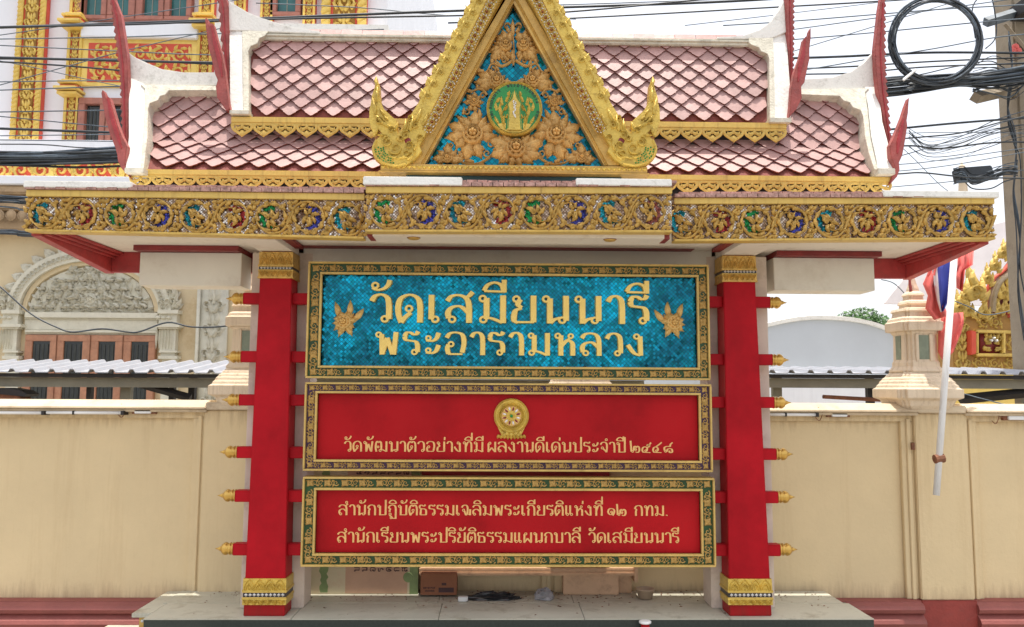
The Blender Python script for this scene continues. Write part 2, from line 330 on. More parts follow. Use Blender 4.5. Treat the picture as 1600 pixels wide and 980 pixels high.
M_wood2 = mat('red_brown_wood', (0.36, 0.14, 0.10), 0.55, 0, 0.15, 12, 0.2, 60)
M_pane = mat('dark_window_glass', (0.025, 0.03, 0.03), 0.12, 0, 0.3, 4)
M_panet = mat('teal_window_glass', (0.03, 0.13, 0.13), 0.15, 0, 0.25, 6)
M_carve = mat('carved_grey_white_stucco', (0.66, 0.63, 0.51), 0.75, 0, 0.08, 8, 0.15, 60, (0.36, 0.31, 0.22), 0.4, 14)
M_ochre = mat('ochre_carving_ground', (0.36, 0.19, 0.04), 0.6, 0, 0.15, 12)
M_hall = mat('ochre_hall_plaster', (0.66, 0.54, 0.34), 0.8, 0, 0.1, 1.2, 0.3, 30, (0.42, 0.27, 0.11), 0.8, 1.6)
M_corn = mat('brown_mottled_cornice', (0.42, 0.30, 0.18), 0.8, 0, 0.25, 5, 0.4, 40, (0.15, 0.10, 0.06), 0.8, 6)  # brown base colour with darker noise patches
M_sheet = mat('white_metal_sheet', (0.36, 0.375, 0.41), 0.5, 0.1, 0.06, 4, 0.1, 30, (0.35, 0.25, 0.2), 0.4, 14)
M_under = mat('grey_green_steel_beam', (0.25, 0.24, 0.19), 0.6, 0.1, 0.15, 5)
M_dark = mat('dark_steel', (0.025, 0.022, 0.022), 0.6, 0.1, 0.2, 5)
M_cable = mat('black_cable_sheath', (0.028, 0.036, 0.044), 0.45, 0, 0.4, 8)
M_cableg = mat('grey_cable_sheath', (0.10, 0.13, 0.16), 0.5, 0, 0.4, 8)
M_conc = mat('pole_concrete', (0.31, 0.26, 0.19), 0.85, 0, 0.15, 4, 0.5, 30, (0.2, 0.15, 0.1), 0.6, 5)
M_pvc = mat('white_pvc_pipe', (0.75, 0.76, 0.76), 0.4, 0, 0.05, 6, 0, 10, (0.35, 0.28, 0.2), 0.5, 10, True)
M_lamp = mat('tube_lamp_white', (0.80, 0.80, 0.78), 0.3, 0, 0.05)
M_rust = mat('rusty_bracket', (0.20, 0.08, 0.04), 0.8, 0, 0.4, 20)
M_bone = mat('lantern_pier_stucco', (0.70, 0.58, 0.43), 0.8, 0, 0.1, 5, 0.3, 60, (0.32, 0.22, 0.12), 0.7, 8, True)
M_gpane = mat('green_tinted_pane', (0.20, 0.24, 0.17), 0.3, 0, 0.3, 8)
M_grey = mat('light_grey_membrane', (0.50, 0.54, 0.58), 0.7, 0, 0.05, 1)
M_pinkr = mat('pale_pink_roof', (0.90, 0.84, 0.84), 0.6, 0, 0.1, 2)
M_flagr = mat('flag_red_cloth', (0.78, 0.16, 0.14), 0.8, 0, 0.12, 10)
M_flagw = mat('flag_white_cloth', (0.80, 0.79, 0.80), 0.8, 0, 0.06, 10)
M_flagb = mat('flag_blue_cloth', (0.05, 0.07, 0.38), 0.8, 0, 0.12, 10)
M_leaf = mat('tree_leaves', (0.045, 0.12, 0.02), 0.6, 0, 0.4, 3)
M_bark = mat('tree_bark', (0.14, 0.10, 0.07), 0.9, 0, 0.3, 8)
M_ground = mat('pale_concrete_ground', (0.27, 0.25, 0.215), 0.85, 0, 0.12, 1.5, 0.4, 25, (0.2, 0.18, 0.15), 0.5, 2)
M_road = mat('worn_asphalt', (0.07, 0.07, 0.068), 0.9, 0, 0.2, 2, 0.5, 60)
M_card = mat('brown_cardboard', (0.27, 0.11, 0.055), 0.85, 0, 0.12, 6)
M_print = mat('printed_ink', (0.07, 0.03, 0.03), 0.7)
M_banner = mat('cream_vinyl_board', (0.60, 0.52, 0.34), 0.6, 0, 0.08, 4, 0, 10, (0.5, 0.25, 0.16), 0.6, 4)
M_bannerg = mat('printed_leaf_green', (0.22, 0.30, 0.12), 0.6, 0, 0.2, 12)
M_bannerp = mat('printed_dusty_pink', (0.55, 0.34, 0.22), 0.6, 0, 0.1, 5)
M_bag = mat('crumpled_grey_plastic', (0.30, 0.29, 0.30), 0.3, 0, 0.4, 20)
M_bagk = mat('black_plastic_sheet', (0.02, 0.02, 0.022), 0.3, 0, 0.3, 10)
M_cup = mat('frosted_plastic_tub', (0.48, 0.36, 0.25), 0.4, 0, 0.05)
M_mould = mat('salmon_moulding_paint', (0.62, 0.40, 0.24), 0.6, 0, 0.1, 6, 0.2, 40, (0.25, 0.12, 0.08), 0.7, 10)

# ------------------------------------------------------------------ setting: ground
ZP = ZZ(963, 5.0)                 # top of platform
g = MB().box(-400, 400, -300, 800, -0.3, 0.0).build('ground', M_ground, kind='structure')
g = MB().box(-300, 300, -12, -1.5, 0.004, 0.008).build('road', M_road, kind='structure')

# ------------------------------------------------------------------ stroke lettering (Thai glyphs with loops)
G = {}
def gdef(ch, w, *st): G[ch] = (w, st)
def O(x, z, r=.115): return ('o', x, z, r)
T = (.02,.8),(.1,.97),(.24,.98),(.38,.90),(.48,.93),(.54,1.04)
gdef('ว', .62, [(.02,.76),(.12,.94),(.32,1),(.5,.88),(.55,.6),(.55,.12)], O(.43,.12))
gdef('า', .52, [(.02,.80),(.12,.96),(.28,1),(.42,.88),(.46,.6),(.46,0)])
gdef('ร', .60, list(T), [(.02,.8),(.08,.66),(.26,.62),(.44,.58),(.52,.42),(.52,.12)], O(.41,.12))
gdef('น', .84, O(.12,.88), [(.24,.9),(.24,0)], [(.26,.03),(.38,.14),(.55,.2)], [(.74,1),(.74,.1)], O(.62,.12))
gdef('ม', .84, O(.12,.88), [(.24,.9),(.24,.14)], O(.14,.12), [(.2,.2),(.42,.16),(.72,.02)], [(.75,1),(.75,0)])
gdef('ล', .80, [(.04,.78),(.16,.95),(.38,1),(.6,.92),(.7,.66),(.71,0)], [(.09,.16),(.06,.38),(.18,.55),(.4,.6),(.56,.5),(.7,.34)], O(.19,.12))
gdef('ส', .84, [(.04,.78),(.16,.95),(.38,1),(.6,.9),(.7,.66),(.71,0)], [(.09,.16),(.06,.38),(.18,.55),(.4,.6),(.56,.5),(.7,.34)], O(.19,.12), [(.52,.92),(.68,.96),(.82,1.12)])
gdef('ด', .80, [(.15,0),(.06,.3),(.05,.62),(.14,.88),(.4,1),(.64,.88),(.72,.6),(.72,0)], [(.14,0),(.26,.18),(.44,.36)], O(.38,.5))
gdef('ต', .80, [(.15,0),(.06,.3),(.05,.62),(.14,.88),(.27,1),(.39,.88),(.52,1),(.66,.88),(.72,.6),(.72,0)], [(.14,0),(.26,.18),(.44,.34)], O(.38,.48))
gdef('เ', .38, [(.1,1),(.1,.12)], O(.22,.12))
gdef('แ', .72, [(.1,1),(.1,.12)], O(.22,.12), [(.46,1),(.46,.12)], O(.58,.12))
gdef('ย', .78, O(.15,.87), [(.27,.86),(.2,.68),(.32,.56)], [(.32,.54),(.12,.44),(.08,.12),(.2,.02)], [(.12,.04),(.7,.04)], [(.68,1),(.68,.04)])
gdef('พ', .90, O(.12,.88), [(.23,.9),(.26,0)], [(.26,.02),(.44,.74)], [(.44,.74),(.66,.02)], [(.70,0),(.78,1)])
gdef('ผ', .80, [(.1,.84),(.1,0)], O(.22,.86), [(.1,.02),(.38,.42)], [(.38,.42),(.68,.02)], [(.70,0),(.70,1)])
gdef('ห', .82, O(.12,.88), [(.24,.9),(.24,0)], [(.26,.42),(.42,.62),(.58,.74)], O(.62,.87,.105), [(.52,.7),(.68,.56),(.70,.3),(.70,0)])
gdef('อ', .78, [(.04,.76),(.16,.95),(.4,1),(.64,.9),(.71,.55),(.64,.1)], [(.66,.04),(.1,.04)], [(.12,.05),(.07,.28),(.12,.46)], O(.21,.48))
gdef('ง', .66, O(.36,.87), [(.50,.88),(.52,.02)], [(.50,.03),(.26,.14),(.02,.5)])
gdef('ก', .76, [(.14,0),(.14,.46),(.24,.6)], [(.24,.6),(.06,.72),(.16,.92),(.38,1),(.6,.9),(.68,.6),(.68,0)])
gdef('บ', .84, O(.12,.88), [(.24,.9),(.24,0)], [(.2,.04),(.76,.04)], [(.74,1),(.74,.04)])
gdef('ป', .84, O(.12,.88), [(.24,.9),(.24,0)], [(.2,.04),(.76,.04)], [(.74,1.5),(.74,.04)])
gdef('ท', .84, O(.12,.88), [(.24,.9),(.24,0)], [(.26,.5),(.4,.9),(.56,1),(.7,.88),(.74,.6),(.74,0)])
gdef('ธ', .74, list(T), [(.02,.8),(.1,.68),(.3,.63),(.5,.6),(.62,.45),(.62,.05)], [(.16,.62),(.12,.04)], [(.1,.04),(.66,.04)])
gdef('ฒ', 1.1, [(.12,0),(.05,.4),(.1,.85),(.2,1),(.3,.88),(.4,1),(.52,.85),(.55,.5),(.55,.14)], O(.26,.46,.1), O(.46,.12), [(.56,.2),(.76,.14),(.98,.02)], [(1,1),(1,0)])
gdef('ฏ', .76, [(.14,.3),(.14,.5),(.24,.6)], [(.24,.6),(.06,.72),(.16,.92),(.38,1),(.6,.9),(.68,.6),(.68,-.34)], O(.18,.1), [(.1,-.02),(.3,-.14),(.42,-.3),(.66,-.3)], O(.26,-.26,.09))
gdef('จ', .68, [(.03,.76),(.15,.95),(.36,1),(.54,.9),(.6,.55),(.55,.02)], [(.55,.03),(.42,.2),(.26,.38)], O(.19,.44))
gdef('ฉ', .86, [(.03,.76),(.15,.95),(.36,1),(.52,.88),(.56,.6),(.54,.14)], O(.19,.5), [(.28,.42),(.36,.14),(.52,.06)], O(.42,.12), [(.56,.1),(.78,.1)], [(.78,.6),(.78,.02)])
gdef('ะ', .62, O(.15,.74,.105), [(.06,.64),(.3,.62),(.46,.74),(.54,.98)], O(.15,.2,.105), [(.06,.1),(.3,.08),(.46,.2),(.54,.44)])
gdef('๑', .66, O(.36,.36,.1), [(.46,.34),(.38,.14),(.2,.12),(.05,.34),(.12,.62),(.36,.7),(.58,.58),(.6,.3),(.46,.02)])
gdef('๒', .92, [(.06,1.15),(.1,.6),(.12,.1)], O(.24,.12,.1), [(.14,.1),(.1,.5)], [(.34,.2),(.36,.5),(.46,.62),(.56,.5),(.68,.62),(.82,.5),(.84,.2),(.72,.02),(.5,.06)], O(.52,.3,.09))
gdef('๕', .84, O(.36,.18,.1), [(.44,.14),(.5,.4),(.36,.56),(.14,.5),(.05,.25),(.14,.03)], [(.14,.03),(.44,.02),(.78,.0)], [(.5,.5),(.64,.56),(.7,.7),(.56,.78),(.52,.66),(.7,.78),(.84,.98)])
gdef('๔', .84, O(.36,.18,.1), [(.44,.16),(.5,.36),(.36,.54),(.14,.5),(.05,.25),(.14,.03)], [(.14,.03),(.44,.02),(.8,.0)], [(.3,.56),(.5,.72),(.84,1.0)])
gdef('๘', .84, O(.2,.14,.1), [(.12,.22),(.1,.5),(.36,.62),(.6,.6),(.64,.8),(.84,1.0)], [(.32,.12),(.4,.34),(.6,.4),(.78,.3),(.78,.04),(.56,.02),(.56,.2)])
gdef('.', .3, [(.1,.02),(.12,.1)])
gdef('ั', .62, O(.14,.22,.11), [(.05,.14),(.22,.06),(.42,.12),(.54,.26),(.58,.42)])
gdef('ิ', .66, [(.0,.06),(.1,.26),(.32,.36),(.54,.26),(.64,.04)], [(0,.05),(.64,.03)])
gdef('ี', .66, [(.0,.06),(.1,.26),(.32,.36),(.54,.26),(.6,.04)], [(0,.05),(.64,.03)], [(.62,.46),(.62,.0)])
gdef('่', .12, [(.08,.3),(.06,.0)])
gdef('ํ', .26, O(.12,.15,.11))
MARKS = 'ัิี่ํ'
GM = {}
def glyph_mesh(ch, thick, thin, depth):
    k = (ch, thick, thin, depth)
    if k in GM: return GM[k]
    mb = MB(); e = 0
    mk = ch in MARKS
    for st in G[ch][1]:
        e += 0.004
        if st[0] == 'o':
            _, x, z, r = st; n = 14
            pts = [(x + r * .82 * math.cos(2 * math.pi * i / n), z + r * .86 * math.sin(2 * math.pi * i / n)) for i in range(n)]
            mb.ribbon(pts, [thin * 1.05] * n, 0, depth - e, 0, True)
        else:
            pts = catmull(st, 5) if len(st) > 2 else [st[0], st[1]]
            ws = []
            for i in range(len(pts)):
                a = pts[max(i - 1, 0)]; b = pts[min(i + 1, len(pts) - 1)]
                dx, dz = b[0] - a[0], b[1] - a[1]; l = math.hypot(dx, dz) or 1
                v = abs(dz) / l; ws.append(thin + (thick - thin) * (v ** 1.6) * (0.75 if mk else 1))
            mb.ribbon(pts, ws, 0, depth - e)
    GM[k] = mb.mesh('letter', [M_letter_cur]); return GM[k]
M_letter_cur = M_goldl
def lay(text, gap, space):
    """returns [(char, x, level)] and total width, in units of the body height"""
    out = []; x = 0; base = None; lvl = 0
    for ch in text:
        if ch == ' ': x += space; base = None; continue
        if ch == 'ำ':
            out.append(('ํ', x - gap - .26, 1.13)); ch = 'า'
        if ch in MARKS and ch != 'ํ':
            bx, bw = base; tall = bch == 'ป'
            if ch == '่':
                zz = 1.62 if lvl else 1.16
                out.append((ch, bx + bw - .14 - (.12 if tall else 0), zz if lvl else 1.18))
            else:
                out.append((ch, bx + bw - G[ch][0] - (.16 if tall else 0) - .02, 1.14)); lvl = 1
            continue
        lvl = 0; bch = ch; wd = G[ch][0]; out.append((ch, x, 0)); base = (x, wd); x += wd + gap
    return out, x - gap
def write(text, px0, px1, pyb, pyt, Y, parent, m, thick=.2, thin=.085, gap=.1, space=.35, depth=.17):
    global M_letter_cur
    M_letter_cur = m; GM.clear()
    lst, tot = lay(text, gap, space)
    a = P(px0, pyb, Y); b = P(px1, pyb, Y); h = P((px0 + px1) / 2, pyt, Y).z - P((px0 + px1) / 2, pyb, Y).z
    zb = ZZ(pyb, Y, (px0 + px1) / 2); sx = (b.x - a.x) / tot
    for ch, x, lv in lst:
        obj('letter', glyph_mesh(ch, thick, thin, depth), parent, loc=(a.x + x * sx, Y, zb + lv * h * (0.97 if lv else 1)), scale=(sx, h, h))

# ------------------------------------------------------------------ signboards
def ornament_units(gmat):
    rs = MB()
    for k in range(4): rs.leaf(0, 0, R(45 + 90 * k), .55, .42, 0, .16, 0.2)
    for k in range(4): rs.leaf(0, 0, R(90 * k), .36, .3, -.03, .14, 0, 0, False)
    rs.dome(0, 0, .12, -.1, .12, 0, 7, 2)
    scm = MB()
    scm.spiral(-.22, .0, .34, .06, R(160), -1.15, .15, 0, .14); scm.spiral(.45, .0, .30, .06, R(20), 1.1, .14, 0, .14)
    for a, x, z, L in ((30, -.05, .2, .4), (-30, -.05, -.22, .4), (150, .7, .25, .35), (210, .7, -.25, .35), (80, .1, .1, .3), (-80, .12, -.1, .3)):
        scm.leaf(x, z, R(a), L, .2, 0, .12, .5)
    return rs.mesh('rosette', gmat, True), scm.mesh('scroll', gmat, True)
M_goldf = mat('frame_carving_gold', (0.50, 0.31, 0.085), 0.5, 0.2, 0.25, 40, 0.3, 120, (0.10, 0.05, 0.01), 0.6, 60)
M_railf = mat('frame_rail_gold', (0.58, 0.40, 0.12), 0.45, 0.2, 0.15, 8, 0.2, 60, (0.2, 0.1, 0.03), 0.6, 12)
ROS, SCR = ornament_units([M_goldf])
def signboard(label, px0, px1, pt, pb, ix0, ix1, it, ib, panel, ground, Y=4.93):
    cx = (px0 + px1) / 2
    x0, x1 = XX(px0, Y, (pt + pb) / 2), XX(px1, Y, (pt + pb) / 2); z1, z0 = ZZ(pt, Y), ZZ(pb, Y)
    Yp = Y + 0.03
    a0, a1 = XX(ix0, Y, (pt + pb) / 2), XX(ix1, Y, (pt + pb) / 2); b1, b0 = ZZ(it, Y), ZZ(ib, Y)
    t = thing('signboard', label, 'sign board', ((x0 + x1) / 2, Y + .05, z0))
    px = PXM(Y)
    MB().box(a0 - .01, a1 + .01, Yp, Yp + .045, b0 - .01, b1 + .01).build('panel', panel, t)
    fr = MB()
    for (u0, u1, v0, v1) in ((x0, x1, b1, z1), (x0, x1, z0, b0), (x0, a0, b0, b1), (a1, x1, b0, b1)):
        fr.box(u0, u1, Y + .012, Y + .085, v0, v1)
    f = fr.build('frame', ground, t)
    r = MB(); ro = 2.4 * px; ri = 3.4 * px
    r.box(x0, x1, Y - .012, Y + .09, z1 - ro, z1 + .002); r.box(x0, x1, Y - .012, Y + .09, z0 - .002, z0 + ro)
    r.box(x0 - .002, x0 + ro, Y - .010, Y + .088, z0 + ro, z1 - ro); r.box(x1 - ro, x1 + .002, Y - .010, Y + .088, z0 + ro, z1 - ro)
    r.box(a0 - ri, a1 + ri, Y - .012, Y + .035, b1, b1 + ri); r.box(a0 - ri, a1 + ri, Y - .012, Y + .035, b0 - ri, b0)
    r.box(a0 - ri, a0, Y - .010, Y + .033, b0, b1); r.box(a1, a1 + ri, Y - .010, Y + .033, b0, b1)
    r.build('gold_rail', M_railf, t, bevel=.002)
    # ornaments along the band
    zt = (z1 - ro + b1 + ri) / 2; zb = (z0 + ro + b0 - ri) / 2; ht = (z1 - ro - b1 - ri)
    xl = (x0 + ro + a0 - ri) / 2; xr = (x1 - ro + a1 + ri) / 2; wl = (a0 - ri - x0 - ro)
    s = ht * 1.0
    def run(n0, n1, fn):
        L = n1 - n0; pitch = s * 1.95; n = max(2, round(L / pitch)); p = L / n
        for i in range(n + 1):
            fn(n0 + i * p, ROS, 0)
            if i < n: fn(n0 + (i + .38) * p, SCR, i % 2)
    for zc in (zt, zb):
        run(xl, xr, lambda q, me, fl: obj('carved_' + me.name, me, f, loc=(q, Y + .011, zc), scale=(s, s, s), rot=(0, R(180) if (fl and me is SCR) else 0, 0)) if not (abs(q - xl) < .001 and False) else None)
    for xc in (xl, xr):
        def fn(q, me, fl):
            if abs(q - zb) < .01 or abs(q - zt) < .01: return
            obj('carved_' + me.name, me, f, loc=(xc, Y + .011, q), scale=(wl, wl, wl), rot=(0, R(-90) if not fl else R(90), 0))
        run(zb, zt, fn)
    return t, Yp
B1, Yp = signboard('turquoise mosaic sign board with big gold Thai letters, topmost of the three boards',
               480, 1108, 412, 592, 502, 1089, 431, 573, M_blue, M_greenf)
write('วัดเสมียนนารี', 580, 1013, 505.5, 462.5, Yp, B1, M_goldl, .215, .085, .17, .3)
write('พระอารามหลวง', 587, 1006, 555.5, 520.5, Yp, B1, M_goldl, .225, .09, .19, .3)
for px, py, mir in ((539, 503, 1), (1051, 505, -1)):
    c = P(px, py, Yp); q = PXM(Yp); b = MB()
    for a, L in ((185, 20), (215, 22), (245, 26), (295, 26), (325, 18), (10, 22), (40, 20), (75, 18), (110, 18), (150, 18)):
        b.leaf(0, 0, R(a), L * q, 13 * q, 0, .045, .1)
    for x, z, a in ((-9, 7, 98), (6, 9, 78), (13, 2, 42)): b.leaf(x * q, z * q, R(a), 25 * q, 10 * q, 0, .04, .25, 0, False)
    b.flower(0, 0, 12 * q, [(51 * k + 10, 12 * q) for k in range(7)], -.018, .06)
    b.build('lotus_ornament', mat('lotus_gold', (0.80, 0.52, 0.18), .42, .25, .15, 20, .4, 90, (.25, .12, .03), .5, 40), B1, True, loc=c, scale=(mir, 1, 1))
B2, Yp = signboard('middle red sign board with gold wheel emblem and one line of letters',
               475.5, 1112, 599.5, 736, 495, 1092, 616, 719, M_redb, M_purplef)
write('วัดพัฒนาตัวอย่างที่มี ผลงานดีเด่นประจำปี ๒๕๔๘', 538, 1051, 706.5, 690.5, Yp, B2, M_golds, .185, .085, .13, .22, .07)
# wheel emblem
q = PXM(Yp); c = P(799, 650, Yp); b = MB()
b.disc(0, 0, 26.5 * q, -.012, 0, 0, 40); b.ring(0, 0, 25.5 * q, 3 * q, -.012, .008, 0, 40); b.ring(0, 0, 20 * q, 5 * q, -.012, .010, 0, 40); b.ring(0, 0, 16.5 * q, 2.5 * q, -.012, .014, 0, 32)
b.disc(0, 0, 15 * q, -.014, -.012, 1, 32)
for k in range(12):
    a = 2 * math.pi * k / 12; b.ribbon([(7 * q * math.cos(a), 7 * q * math.sin(a)), (15.5 * q * math.cos(a), 15.5 * q * math.sin(a))], [1.6 * q] * 2, -.014, .004, 0)
    a += math.pi / 12; b.leaf(8 * q * math.cos(a), 8 * q * math.sin(a), a, 6.5 * q, 3 * q, -.014, .003, 0, 2 if k % 2 else 3, False)
b.disc(0, 0, 7.5 * q, -.019, -.014, 0, 24)
for k in range(12):
    a = 2 * math.pi * k / 12; b.leaf(2.5 * q * math.cos(a), 2.5 * q * math.sin(a), a, 5 * q, 2 * q, -.019, .003, 0, 0, False)
b.dome(0, 0, 2.4 * q, -.021, .006, 4, 10, 2)
b.prism([(-21 * q, -17 * q), (21 * q, -17 * q), (15 * q, -30 * q), (-15 * q, -30 * q)], -.010, 0, 0)
for k in range(5): b.dome((k - 2) * 7 * q, (-28 + abs(k - 2) * 1.2) * q, 3.2 * q, -.010, .012, 0, 8, 2)
for k in range(9):
    x = (k - 4) * 5 * q; b.leaf(x * .9, -29 * q, R(-90 + (k - 4) * 9), 7.5 * q - abs(k - 4) * .2 * q, 5 * q, -.004, .012, 0, 0, False)
b.build('wheel_emblem', [M_gold, M_golds, M_pearl, M_trim, M_green], B2, loc=c)
B3, Yp = signboard('bottom red sign board in green and gold frame with two lines of gold letters',
               472, 1117, 746.5, 885, 493, 1095, 766.5, 865, M_redb, M_greenf)
write('สำนักปฏิบัติธรรมเฉลิมพระเกียรติแห่งที่ ๑๒  กทม.', 529, 1045, 805.5, 789.5, Yp, B3, M_golds, .19, .085, .13, .3, .07)
write('สำนักเรียนพระปริยัติธรรมแผนกบาลี  วัดเสมียนนารี', 527, 1061, 848, 832, Yp, B3, M_golds, .19, .085, .12, .3, .07)

# ------------------------------------------------------------------ the pavilion
PAV = thing('sign_pavilion', 'red, white and gold temple sign pavilion with tiled roof tiers and blue mosaic gable', 'pavilion', (XX(795, 5.2), 5.2, ZP))
XC = XX(793, 5.0)
# pillars
ZC = ZZ(396, 5.0)
for side, (tl, tr, bl, br) in (('l', (405.8, 455.5, 380, 444.7)), ('r', (1130.5, 1180, 1140, 1206))):
    Yf, Yb = 5.0, 5.16
    xt0, xt1 = XX(tl, Yf, 436), XX(tr, Yf, 436); xb0, xb1 = XX(bl, Yf, 963), XX(br, Yf, 963)
    zt = ZZ(436, Yf)
    def xat(z, k):
        t = (z - ZP) / (zt - ZP); return (xb0 + (xt0 - xb0) * t) if k == 0 else (xb1 + (xt1 - xb1) * t)
    def fr(mb, z0, z1, o, mi=0):
        a, b2, c2, d2 = xat(z0, 0) - o, xat(z0, 1) + o, xat(z1, 1) + o, xat(z1, 0) - o
        mb.add([(a, Yf - o, z0), (b2, Yf - o, z0), (b2, Yb + o, z0), (a, Yb + o, z0), (d2, Yf - o, z1), (c2, Yf - o, z1), (c2, Yb + o, z1), (d2, Yb + o, z1)],
               [(0,3,2,1),(4,5,6,7),(0,1,5,4),(1,2,6,5),(2,3,7,6),(3,0,4,7)], mi); return mb
    pl = fr(MB(), ZP, ZC, 0).build('pillar', M_red, PAV, bevel=.004)
    for (py0, py1, kind) in ((945, 937, 'low'), (922, 904, 'high'), (435.5, 426, 'low'), (417.5, 397, 'high')):
        z0, z1 = ZZ(py0, Yf), ZZ(py1, Yf); b = fr(MB(), z0, z1, .008); b2_ = fr(b, z1 if py0 > 600 and kind == 'low' else z0 - .010, (z1 + .010) if py0 > 600 and kind == 'low' else z0, .012)
        wd = xat(z0, 1) - xat(z0, 0); n = 4 if kind == 'high' else 6; h = z1 - z0
        for k in range(n):
            x = xat(z0, 0) + wd * (k + .5) / n; up = 1 if (kind == 'high') else -1; zb = z0 if up > 0 else z1
            for sc_ in (1, .6):
                w2 = wd / n * .48 * sc_; hh = h * .92 * sc_
                pts = catmull([(x - w2, zb), (x - w2 * .9, zb + up * hh * .45), (x, zb + up * hh), (x + w2 * .9, zb + up * hh * .45), (x + w2, zb)], 3)
                b.ridge(pts, [.009] * len(pts), Yf - .008, .008)
            b.leaf(x, zb, R(90 * up), h * .45, .018, Yf - .008, .008, 0, 0, False)
        # side face relief facing the boards
        b.build('gilded_band', M_gold if py0 > 600 else M_goldc, pl, True if False else False)
    for (py0, py1) in ((933, 926), (424.5, 419)):
        z0, z1 = ZZ(py0, Yf), ZZ(py1, Yf); b = fr(MB(), z0, z1, .006, 0); wd = xat(z0, 1) - xat(z0, 0); n = 10
        for k in range(n):
            x = xat(z0, 0) + wd * (k + .5) / n; r_ = (z1 - z0) * .42; zc = (z0 + z1) / 2
            b.add([(x - r_, Yf - .007, zc), (x, Yf - .007, zc - r_), (x + r_, Yf - .007, zc), (x, Yf - .007, zc + r_), (x, Yf - .016, zc)], [(0, 1, 4), (1, 2, 4), (2, 3, 4), (3, 0, 4)], 1)
        fr(b, z0 - .012, z0, .010, 2); fr(b, z1, z1 + .012, .010, 2)
        b.build('pearl_band', [M_black, M_pearl, M_goldr], pl)
# rear white columns
for (a, b_) in ((375, 474), (1112, 1211)):
    x0, x1 = XX(a, 5.18, 950), XX(b_, 5.18, 950)
    MB().box(x0, x1, 5.18, 5.38, ZP, ZZ(398, 5.18)).build('rear_column', M_column, PAV, bevel=.004)
# cross bars with finials
for i, py in enumerate((470, 560, 627, 708, 775.5, 858)):
    Yb = 5.075; zc = ZZ(py, Yb); h = 8.6 * PXM(Yb); k = (py - 470) / 388
    xl = XX(402 - 17 * k, Yb, py) - .07 - .0; xl = XX(382 - 16 * k, Yb, py); xr = XX(1201 + 16 * k, Yb, py)
    br = MB().box(xl, xr, Yb - h, Yb + h, zc - h, zc + h).build('cross_bar', M_red, PAV, bevel=.004)
    L = 26 * PXM(Yb); r = 9.6 * PXM(Yb)
    prof = [(r * .55, 0), (r * .98, .0), (r * .98, L * .07), (r * .78, L * .10), (r * .78, L * .16), (r * .98, L * .19), (r * .9, L * .27), (r * .74, L * .31), (r * .92, L * .38), (r, L * .46), (r * .95, L * .56), (r * .75, L * .66), (r * .42, L * .75), (r * .30, L * .80), (r * .34, L * .83), (r * .2, L * .90), (r * .03, L * 1.1)]
    for x, s in ((xl, -1), (xr, 1)):
        MB().lathe(prof, (x, Yb, zc), (s, 0, 0), 16).build('finial', M_brass, br, True)
# roof slab, soffit, beams
YF, YC, YB = 4.5, 4.36, 5.45
ZFB = ZZ(373, YF)                                       # bottom of the side fascias
xL0, xL1 = XX(40, YF, 340), XX(570, YF, 340); xR0, xR1 = XX(1052, YF, 340), XX(1554, YF, 350)
zsof = ZFB + .055
MB().box(xL0 + .06, xR1 - .06, YF + .06, YB - .06, zsof, zsof + .05).build('soffit', M_soffit, PAV)
for x0, x1 in ((xL0, xL0 + .06), (xR1 - .06, xR1)):
    b = MB().extr([(x0, YF + .062, ZFB + .004), (x0, YB, ZFB - .085), (x0, YB, ZFB + .25), (x0, YF + .062, ZFB + .25)], (x1 - x0, 0, 0))
    s = 1 if x0 < 0 else -1; xi = x1 if x0 < 0 else x0
    for k in range(3): b.box(xi, xi + s * (.03 + .025 * k), YF + .08, YB - .01, ZFB + .012 + .014 * k, ZFB + .025 + .014 * k)
    b.build('side_fascia', M_trimr, PAV, bevel=.003)
MB().box(xL0 + .062, xR1 - .062, YB - .05, YB - .002, ZFB - .08, ZFB + .25).build('back_fascia', M_trimr, PAV)
Yb = 5.18
for a, b_, c_, d_ in ((218, 372, 208, 372), (1214, 1366, 1214, 1378)):
    x0, x1 = XX(a, Yb, 420), XX(b_, Yb, 420)
    if a < 800: x1 = XX(377, Yb, 420)
    else: x0 = XX(1209, Yb, 420)
    zt_, zb_ = ZZ(399, Yb), ZZ(450, Yb)
    MB().box(x0, x1, Yb, Yb + .215, zb_, zt_).build('side_beam', M_beam, PAV, bevel=.003)
    MB().box(XX(c_, Yb - .07, 393) , XX(d_, Yb - .07, 393), Yb - .07, Yb + .21, zt_ + .002, zsof - .002).build('beam_trim', M_trim, PAV)
x0, x1 = XX(474, Yb, 400), XX(1112, Yb, 400)
MB().box(x0, x1, Yb + .002, Yb + .2, ZZ(455, Yb), ZZ(386, Yb)).build('lintel', M_beam, PAV)
MB().box(XX(444, 5.1, 380), XX(1084, 5.1, 380), 5.08, 5.29, ZZ(386, 5.1) + .002, zsof - .003).build('lintel_trim', M_trim, PAV)
for a, b_ in ((404, 457), (1129, 1182)):
    MB().box(XX(a, 5, 390), XX(b_, 5, 390), YF + .1, 5.17, ZC + .002, zsof - .004).build('bracket_beam', M_soffit, PAV, bevel=.003)
    MB().box(XX(a, 5, 390) + (.21 if a < 800 else -.05), XX(b_, 5, 390) + (.05 if a < 800 else -.21), YF + .12, 5.07, ZC + .03, zsof - .005).build('bracket_trim', M_trim, PAV)
